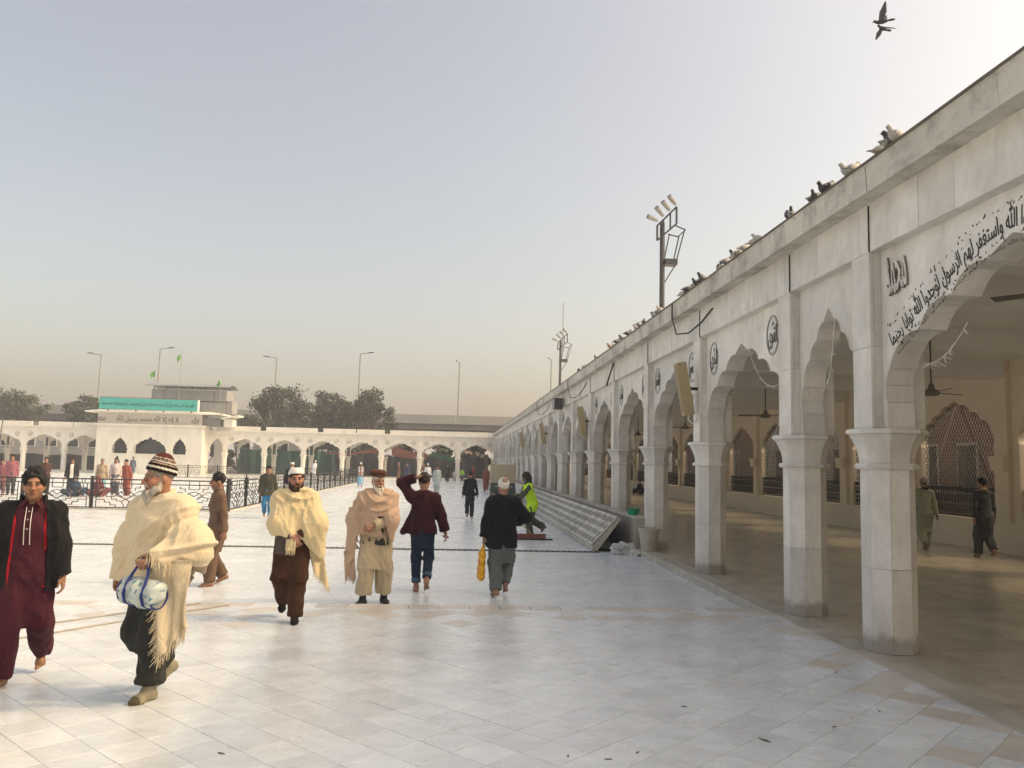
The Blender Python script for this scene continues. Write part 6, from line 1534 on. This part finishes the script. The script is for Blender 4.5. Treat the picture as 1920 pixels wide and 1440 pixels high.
F = P.fld(); F.cone((.13, -.05, 1.08), (.22, -.03, .86), .07, .055, .04, flat=((.35, 1, 0), .4)); F.cone((.16, -.04, .98), (.285, -.02, .83), .05, .045, .05, flat=((.35, 1, 0), .4)); F.clip(lambda X, Y, Z: .80 - .25 * (X - .15) - Z); P.folds(F, .004); part('blazer_flap', F, BZ, P.o)
ph = thing('phone', 'small dark phone held low by the man in the maroon blazer', 'phone', P.o.location, P.o.rotation_euler.z)
w_ = P.arm['R'][2]; m = MB(); m.bar(tuple(w_ + AR(-.0, -.05, -.05)), tuple(w_ + AR(-.03, -.17, -.09)), .075, .010); m.build('phone_body', M['glass_dark'], ph)

# --- white-haired man in a black coat with a yellow bag
P = Fig(h=1.60, lean=.03, fL=(.08, .12, 0, 8), fR=(-.06, -.05, .0, 35), hL=(.27, .0, .70), hR=(-.16, -.20, 1.0), eR=(-1, .5, -.1), head=(12, 4, 0), res=.0078, yaw=(20, 0))
P.root('person', 'white-haired man in long black coat and grey trousers seen from behind', (.70, 11.60, LOW), 180)
P.body(skin=(.37, .21, .15), curl=(75, 40)); P.hair((.66, .65, .62), vol=.010, back=-.072, rough=.003, bald=0)
F = Fld(.008); F.ell(P.H((0, .075, .095)), AR(.045, .05, .042), P.Rh, 0); part('bald_patch', F, SKIN, P.o, lambda V: np.repeat(AR(.48, .30, .23)[None], len(V), 0))
P.trousers((.12, .145, .14), r=(.105, .10, .08), hem=.11, name='shalwar', fold=.011, seat=.05); P.tunic((.115, .14, .135), hem=.44, name='kameez', fold=.008, flare=.02, sleeves='', collar=False)
P.tunic((.010, .011, .016), hem=.66, name='coat', g=.022, r=1.06, fold=.007, flare=.02, sl_r=(.070, .066, .058), collar=False, top=.04, sleeve_end=.97)
yb = thing('yellow_bag', 'yellow plastic carrier bag with red print hanging from the white-haired man\'s hand', 'bag', P.o.location, P.o.rotation_euler.z)
w_ = P.arm['L'][2]; F = Fld(.008); t0 = w_ + AR(.005, -.02, -.10); F.cone(t0, t0 + AR(.02, 0, -.14), .022, .07, .03, flat=((1, .2, 0), .55)); F.cone(t0 + AR(.02, 0, -.14), t0 + AR(.03, 0, -.40), .085, .10, .04, flat=((1, .2, 0), .55))
F.disp(lambda X, Y, Z: .006 * np.sin(60 * Z + 30 * Y) * np.sin(40 * Y + 20 * X))
part('bag_body', F, vcol('yellow_plastic', .3, .5, 0, .4), yb, lambda V: np.where(((V[:, 0] > t0[0] + .045) & (np.abs(V[:, 2] - t0[2] + .27) < .07) & (np.sin(60 * V[:, 1] + 40 * V[:, 2]) > .0))[:, None], AR(.55, .03, .02)[None], AR(.80, .42, .01)[None]))
for dy in (-.02, .02): m = MB(); m.tube([tuple(w_ + AR(.0, dy, -.02)), tuple(t0 + AR(0, dy, -.04))], .008, 6); m.build('handle', plain('yellow_handle', (.75, .40, .02), .35), yb)

# --- man in brown walking left
P = Fig(h=1.58, lean=.02, fL=(.07, -.09, 0, 0), fR=(-.07, .13, .0, 22), hL=(.24, .04, .74), hR=(-.24, -.05, .74), head=(-8, 4, 0), res=.0085)
P.root('person', 'man in plain brown shalwar kameez walking left, smoking', (-3.36, 12.2, LOW), -62)
P.body(skin=(.30, .16, .10), curl=(40, 40), stubble=.3); P.hair((.012, .010, .009), vol=.012, back=-.085, front=.055, sides=.02)
BR_ = cm((.135, .085, .058)); P.trousers(None, r=(.115, .105, .08), hem=.10, name='shalwar', mat=BR_, fold=.010); P.tunic(None, hem=.50, name='kameez', mat=BR_, fold=.009, flare=.03)
ci = thing('cigarette', 'white cigarette in the mouth of the man in brown', 'cigarette', P.o.location, P.o.rotation_euler.z)
a_ = P.H((0, -.088, -.066)); b_ = P.H((-.02, -.155, -.09)); m = MB(); m.tube([tuple(a_), tuple(b_)], .005, 6); m.build('paper_tube', M['white_paint'], ci)
# ================================================================== people farther off
def person(label, x, y, z, rz, h, top, low, skin=(.30, .17, .11), hair=(.012, .010, .009), cap=None, beard=None, res=.016, hem=.5, lowkind='shalwar', coat=None, coat_hem=.7, pose=0, scarf=None, group='people in the courtyard', hands=None, stoop=0.0, lungi=False, name_top='kameez', capname='prayer_cap', **kw):
    ps = [dict(fL=(.07, -.14, 0, 0), fR=(-.07, .18, .02, 28), hL=(.25, .06, .76 * h / 1.72), hR=(-.25, -.08, .76 * h / 1.72)), dict(fL=(.09, .0, 0, 0), fR=(-.09, .03, 0, 0), hL=(.25, -.02, .76 * h / 1.72), hR=(-.25, -.02, .76 * h / 1.72)), dict(fL=(.07, .18, .02, 28), fR=(-.07, -.14, 0, 0), hL=(.25, -.08, .76 * h / 1.72), hR=(-.25, .06, .76 * h / 1.72)),
          dict(fL=(.09, .0, 0, 0), fR=(-.09, .03, 0, 0), hL=(.05, -.24, .98 * h / 1.72), hR=(-.05, -.24, .98 * h / 1.72))][pose]
    ps = dict(ps); ps.update(kw); P = Fig(h=h, res=res, stoop=stoop, **ps); P.root('person', label, (x, y, z), rz, group=group)
    P.body(skin=skin, detail=res < .013, curl=(40, 40))
    if hair: P.hair(hair, vol=.011)
    if cap: P.cap(cap, capname, low=.03, top=.13)
    if beard: P.beard(beard, length=.05)
    if lungi:
        F = P.fld(); F.cone(P.pel + AR(0, 0, .02), AR(P.pel[0], P.pel[1], .20), .155, .20, 0, flat=((0, 1, 0), .75), cap=True); P.folds(F, .010, (40, 8)); part('lungi', F, cm(low), P.o)
    else: P.trousers(low, r=(.11, .10, .08) if lowkind == 'shalwar' else (.088, .075, .066), hem=.10, name=lowkind, fold=.008)
    P.tunic(top, hem=hem, name=name_top, fold=.007, flare=.015, collar=False)
    if coat: P.tunic(coat, hem=coat_hem, name='jacket', g=.018, fold=.006, collar=False, openf=(lambda X, Y, Z: np.maximum(np.abs(X) - .06, Y - P.chest[1] + .03)) if kw.get('x_open', True) else None)
    if scarf:
        F = P.fld(1.0); n = P.neck
        for sx in (-1, 1): F.cone(n + AR(sx * .03, .06, .02), n + AR(sx * .085, -.03, -.03), .035, .045, .03); F.cone(n + AR(sx * .085, -.05, -.03), n + AR(sx * .09, -.13, -.5), .045, .05, .03, flat=((0, 1, 0), .6))
        part('scarf', F, cm(scarf), P.o)
    return P
NV = (.022, .028, .05); DKB = (.018, .018, .020)
P = person('boy in black seen from behind, walking away up the middle of the courtyard', .54, 27.1, LOW, 178, 1.52, (.012, .016, .018), (.014, .018, .020), res=.012, hem=.74, lowkind='trousers', pose=2)
P = person('man in olive jacket and bright blue trousers walking towards the camera beside the fence', -5.60, 25.5, LOW, 14, 1.56, (.060, .058, .038), (.035, .17, .36), cap=(.014, .014, .016), capname='black_cap', res=.012, hem=.70, coat=(.045, .046, .032), coat_hem=.68, lowkind='trousers')
P = person('man in white cap and dark waistcoat half hidden behind the cream-shawled man', -6.45, 33.5, LOW, 10, 1.64, (.45, .44, .42), (.45, .44, .42), cap=(.8, .79, .76), res=.016, coat=DKB, coat_hem=.75, pose=1)
P = person('man in pale grey-blue shalwar kameez walking towards the camera, far centre', -.95, 46.5, LOW, 4, 1.58, (.36, .41, .43), (.36, .41, .43), res=.018, hem=.48)
P = person('woman in rust-brown clothes walking away near the arcade, far right', 2.0, 51.5, LOW, 180, 1.56, (.24, .085, .060), (.22, .07, .05), res=.018, hem=.45, scarf=(.16, .10, .07), hair=(.10, .06, .045))
P = person('man in white cap with pale blue scarf and light blue lungi', -6.15, 55, LOW, 8, 1.6, (.27, .16, .12), (.22, .42, .62), cap=(.8, .79, .76), beard=(.05, .03, .02), res=.018, hem=.72, lungi=True, scarf=(.50, .58, .66), pose=3)
P = person('person in brown robes walking left beside the one in navy, far centre', -4.7, 71, LOW, -80, 1.62, (.16, .075, .05), (.15, .07, .05), res=.024, hem=.3, hair=(.22, .15, .12))
P = person('woman in navy clothes beside the person in brown robes', -4.0, 71.5, LOW, -60, 1.58, (.035, .045, .12), (.035, .045, .12), res=.024, hem=.35, hair=(.035, .045, .12))
P = person('man in brown top and white trousers standing before a far column', -2.85, 77, LOW, 0, 1.6, (.13, .06, .035), (.7, .68, .66), res=.024, hem=.8, pose=1)
P = person('man in white with white cap behind the pale blue man', -1.9, 60, LOW, 10, 1.62, (.68, .70, .73), (.66, .68, .72), cap=(.75, .75, .74), res=.022, hem=.45, pose=2)
P = person('man in dark clothes walking under the second far arch', -.6, 72, LOW, 180, 1.64, DKB, DKB, res=.024, hem=.7, pose=2)
P = person('child in pale clothes beside the dark-clothed man, far right', .05, 76, LOW, 10, 1.05, (.45, .42, .45), (.3, .28, .3), res=.024, hem=.4, pose=1)
P = person('child in bright yellow-green vest under the second far arch', .75, 76.5, LOW, -20, 1.2, (.35, .62, .05), (.1, .1, .1), res=.024, hem=.5, pose=1)
P = person('person in red standing near the last far arch', 1.75, 77, LOW, 60, 1.5, (.30, .03, .03), (.05, .04, .05), res=.024, hem=.5, pose=1)
P = person('person in white bending forward behind the far fence', -13.1, 78.4, LOW, 150, 1.6, (.72, .74, .80), (.70, .72, .78), res=.024, hem=.4, cap=(.75, .75, .75), stoop=.12, pose=1)
# group inside the fenced court
P = person('man in pink checked shirt standing behind the fence at left', -18.6, 36.2, LOW, 25, 1.70, (.24, .09, .115), (.06, .06, .07), res=.016, hem=.78, lowkind='trousers', pose=1)
P = person('person in dark coat with back turned, left of the pink shirt', -19.9, 36.4, LOW, 150, 1.58, (.03, .035, .04), (.03, .03, .035), res=.016, hem=.6, pose=1)
P = person('child in pink between the dark coat and the pink shirt', -19.35, 36.9, LOW, 20, 1.48, (.22, .085, .105), (.16, .09, .10), res=.018, hem=.5, pose=1)
P = person('man in dark brown jacket holding his hands together behind the fence', -17.6, 37.0, LOW, 20, 1.62, (.075, .04, .03), (.035, .03, .03), res=.016, hem=.72, pose=3)
P = person('man in black jacket over white shirt walking behind the fence', -16.5, 37.0, LOW, 20, 1.60, (.62, .61, .58), (.035, .035, .04), res=.016, hem=.74, coat=(.02, .022, .022), coat_hem=.70, lowkind='trousers')
P = person('man with grey hair, tan waistcoat and blue lungi behind the fence', -15.4, 37.4, LOW, 10, 1.60, (.34, .27, .19), (.20, .38, .48), hair=(.20, .18, .16), res=.016, hem=.72, lungi=True, pose=1)
P = person('man in white shirt between tan waistcoat and red shirt', -15.05, 38.0, LOW, 15, 1.66, (.55, .48, .48), (.12, .12, .14), res=.018, hem=.6, pose=1)
P = person('young man in brick red shirt leaning left behind the fence', -14.35, 37.6, LOW, -20, 1.58, (.30, .085, .060), (.25, .08, .06), res=.016, hem=.5, side=-.12, pose=1)
P = person('man in dark blue kameez walking away towards the pavilion', -27.5, 69.5, LOW, 175, 1.62, (.07, .10, .16), (.07, .10, .16), res=.024, hem=.45, pose=2)
P = person('companion in grey-blue kameez walking away right of the dark blue man', -26.6, 70.5, LOW, 178, 1.60, (.10, .12, .17), (.10, .12, .17), res=.024, hem=.45)
P = person('man in grey headscarf and dark clothes at the far left behind the fence', -20.3, 34.6, LOW, 60, 1.66, (.05, .055, .055), (.04, .04, .045), hair=(.28, .28, .28), res=.018, hem=.5, pose=1)
P = person('dark-clothed man in the shadow of the arch right of the pavilion', -22.1, 81.4, LOW, 0, 1.62, (.05, .05, .04), (.05, .05, .04), res=.024, hem=.5, pose=1)
# sitting on the ground behind the fence
def sitter(label, x, y, z, rz, col, hair, group='people sitting on the floor', res=.018, h=1.55, veil=None):
    P = Fig(h=h, res=res, drop=.905 * h / 1.72 - .13, fL=(.22, -.30, 0, 0), fR=(-.20, -.34, 0, 0), hL=(.16, -.26, .25), hR=(-.16, -.26, .25), lean=.06, seated=True)
    P.root('person', label, (x, y, z), rz, group=group); P.body(detail=False)
    if veil: F = Fld(res); F.ell(P.H((0, .02, .03)), AR(.09, .11, .12), P.Rh, 0); F.cone(P.H((0, .04, -.05)), P.chest + AR(0, .05, .05), .10, .17, .05); F.ell(P.H((0, -.10, -.01)), AR(.055, .05, .075), P.Rh, .01, 's'); part('veil', F, cm(veil), P.o)
    elif hair: P.hair(hair)
    P.trousers(col, r=(.12, .12, .09), hem=.1, name='shalwar'); P.tunic(col, hem=.03, name='kameez', collar=False, flare=.03)
sitter('woman in dark blue sitting on the floor behind the fence', -15.9, 36.0, LOW, 30, (.035, .055, .09), None, veil=(.035, .055, .09))
sitter('woman in maroon sitting on the floor right of the one in dark blue', -15.1, 36.4, LOW, 10, (.15, .055, .06), None, veil=(.14, .05, .055))
sitter('person in black sitting on the arcade floor against the back wall', 11.3, 49.5, 0, -60, (.014, .014, .018), (.012, .01, .01), res=.02)
# inside the arcade
P = person('man in pale green kameez with dark shawl walking away inside the arcade', 10.55, 17.9, 0, 172, 1.58, (.30, .31, .23), (.30, .31, .23), cap=(.38, .33, .27), res=.012, hem=.38, scarf=(.035, .025, .025), pose=2)
P = person('man in dark coat with tan shawl over the shoulder, right one inside the arcade', 11.0, 16.5, 0, 176, 1.62, (.05, .055, .06), (.07, .075, .08), res=.012, hem=.40, scarf=(.28, .20, .13), cap=(.03, .025, .025), capname='dark_cap', pose=0)
# sweeper in a hi-vis vest, bending to the left
P = Fig(h=1.62, lean=.10, stoop=.07, fL=(.08, -.10, 0, 0), fR=(-.07, .32, .05, 45), hL=(.10, -.52, .86), hR=(-.06, -.46, 1.02), head=(0, 25, 0), res=.012, drop=.03)
P.root('person', 'stooping sweeper in a bright yellow-green safety vest and dark head wrap', (2.02, 20.9, LOW), -72); P.body(skin=(.2, .11, .07), curl=(80, 80))
P.trousers((.085, .08, .062), name='shalwar', r=(.11, .10, .085)); P.tunic((.075, .075, .055), hem=.50, name='kameez', collar=False)
P.tunic((.48, .78, .03), hem=.62, name='safety_vest', g=.014, sleeves='', collar=False, fold=.004)
F = P.fld(1); F.ell(P.H((0, .02, .03)), AR(.095, .115, .11), P.Rh, 0); F.ell(P.H((0, -.10, -.01)), AR(.05, .05, .06), P.Rh, .01, 's'); F.cone(P.H((0, .05, -.05)), P.neck + AR(0, .02, .0), .09, .10, .04); part('head_wrap', F, cm((.03, .035, .025)), P.o)
F = P.fld(1); F.cone(P.H((0, -.05, -.06)), P.H((0, -.09, -.30)), .05, .09, 0, flat=((0, 1, 0), .5)); part('blue_scarf', F, cm((.14, .24, .30)), P.o)
for n_ in (-1, 1):
    m = MB(); m.tube([(n_ * .07, P.chest[1] - .14, 1.28), (n_ * .09, P.chest[1] + .16, 1.2)], .012, 6)
br = thing('floor_wiper', 'long-handled wiper with a red-brown head pushed by the sweeper', 'broom', (0, 0, 0))
m = MB(); m.tube([(.98, 20.9, .95), (1.95, 20.0, LOW + .09)], .014, 8); m.build('handle', plain('wooden_handle', (.32, .2, .1), .7), br)
m = MB(); m.box(1.55, 2.25, 19.93, 20.05, LOW + .03, LOW + .14); m.build('head', plain('red_brown_wood', (.17, .055, .04), .7), br)
m = MB(); m.box(1.52, 2.42, 19.96, 20.02, LOW + .0, LOW + .03); m.build('rubber_blade', M['black'], br)
flying('dark pigeon in flight at the top right, wings raised', (3.28, 6.0, 5.27), R(150), .33, .9)
flying('second dark pigeon flying just below the first, wings spread', (3.30, 6.02, 5.225), R(200), .30, -.4)
# ================================================================== hazy winter air
def haze():
    m = bpy.data.materials.new('winter_haze'); m.use_nodes = True; nt = m.node_tree; nt.nodes.clear()
    out = nt.nodes.new('ShaderNodeOutputMaterial'); v = nt.nodes.new('ShaderNodeVolumePrincipled')
    v.inputs['Color'].default_value = (.88, .92, .99, 1); v.inputs['Density'].default_value = HAZE_DENSITY; v.inputs['Anisotropy'].default_value = .25
    nt.links.new(v.outputs[0], out.inputs['Volume'])
    b = MB(); b.box(-1210, 1210, -1210, 1210, -1.4, 19.5); tag(b.build('haze', m), kind='stuff')
HAZE_DENSITY = .0012
haze()
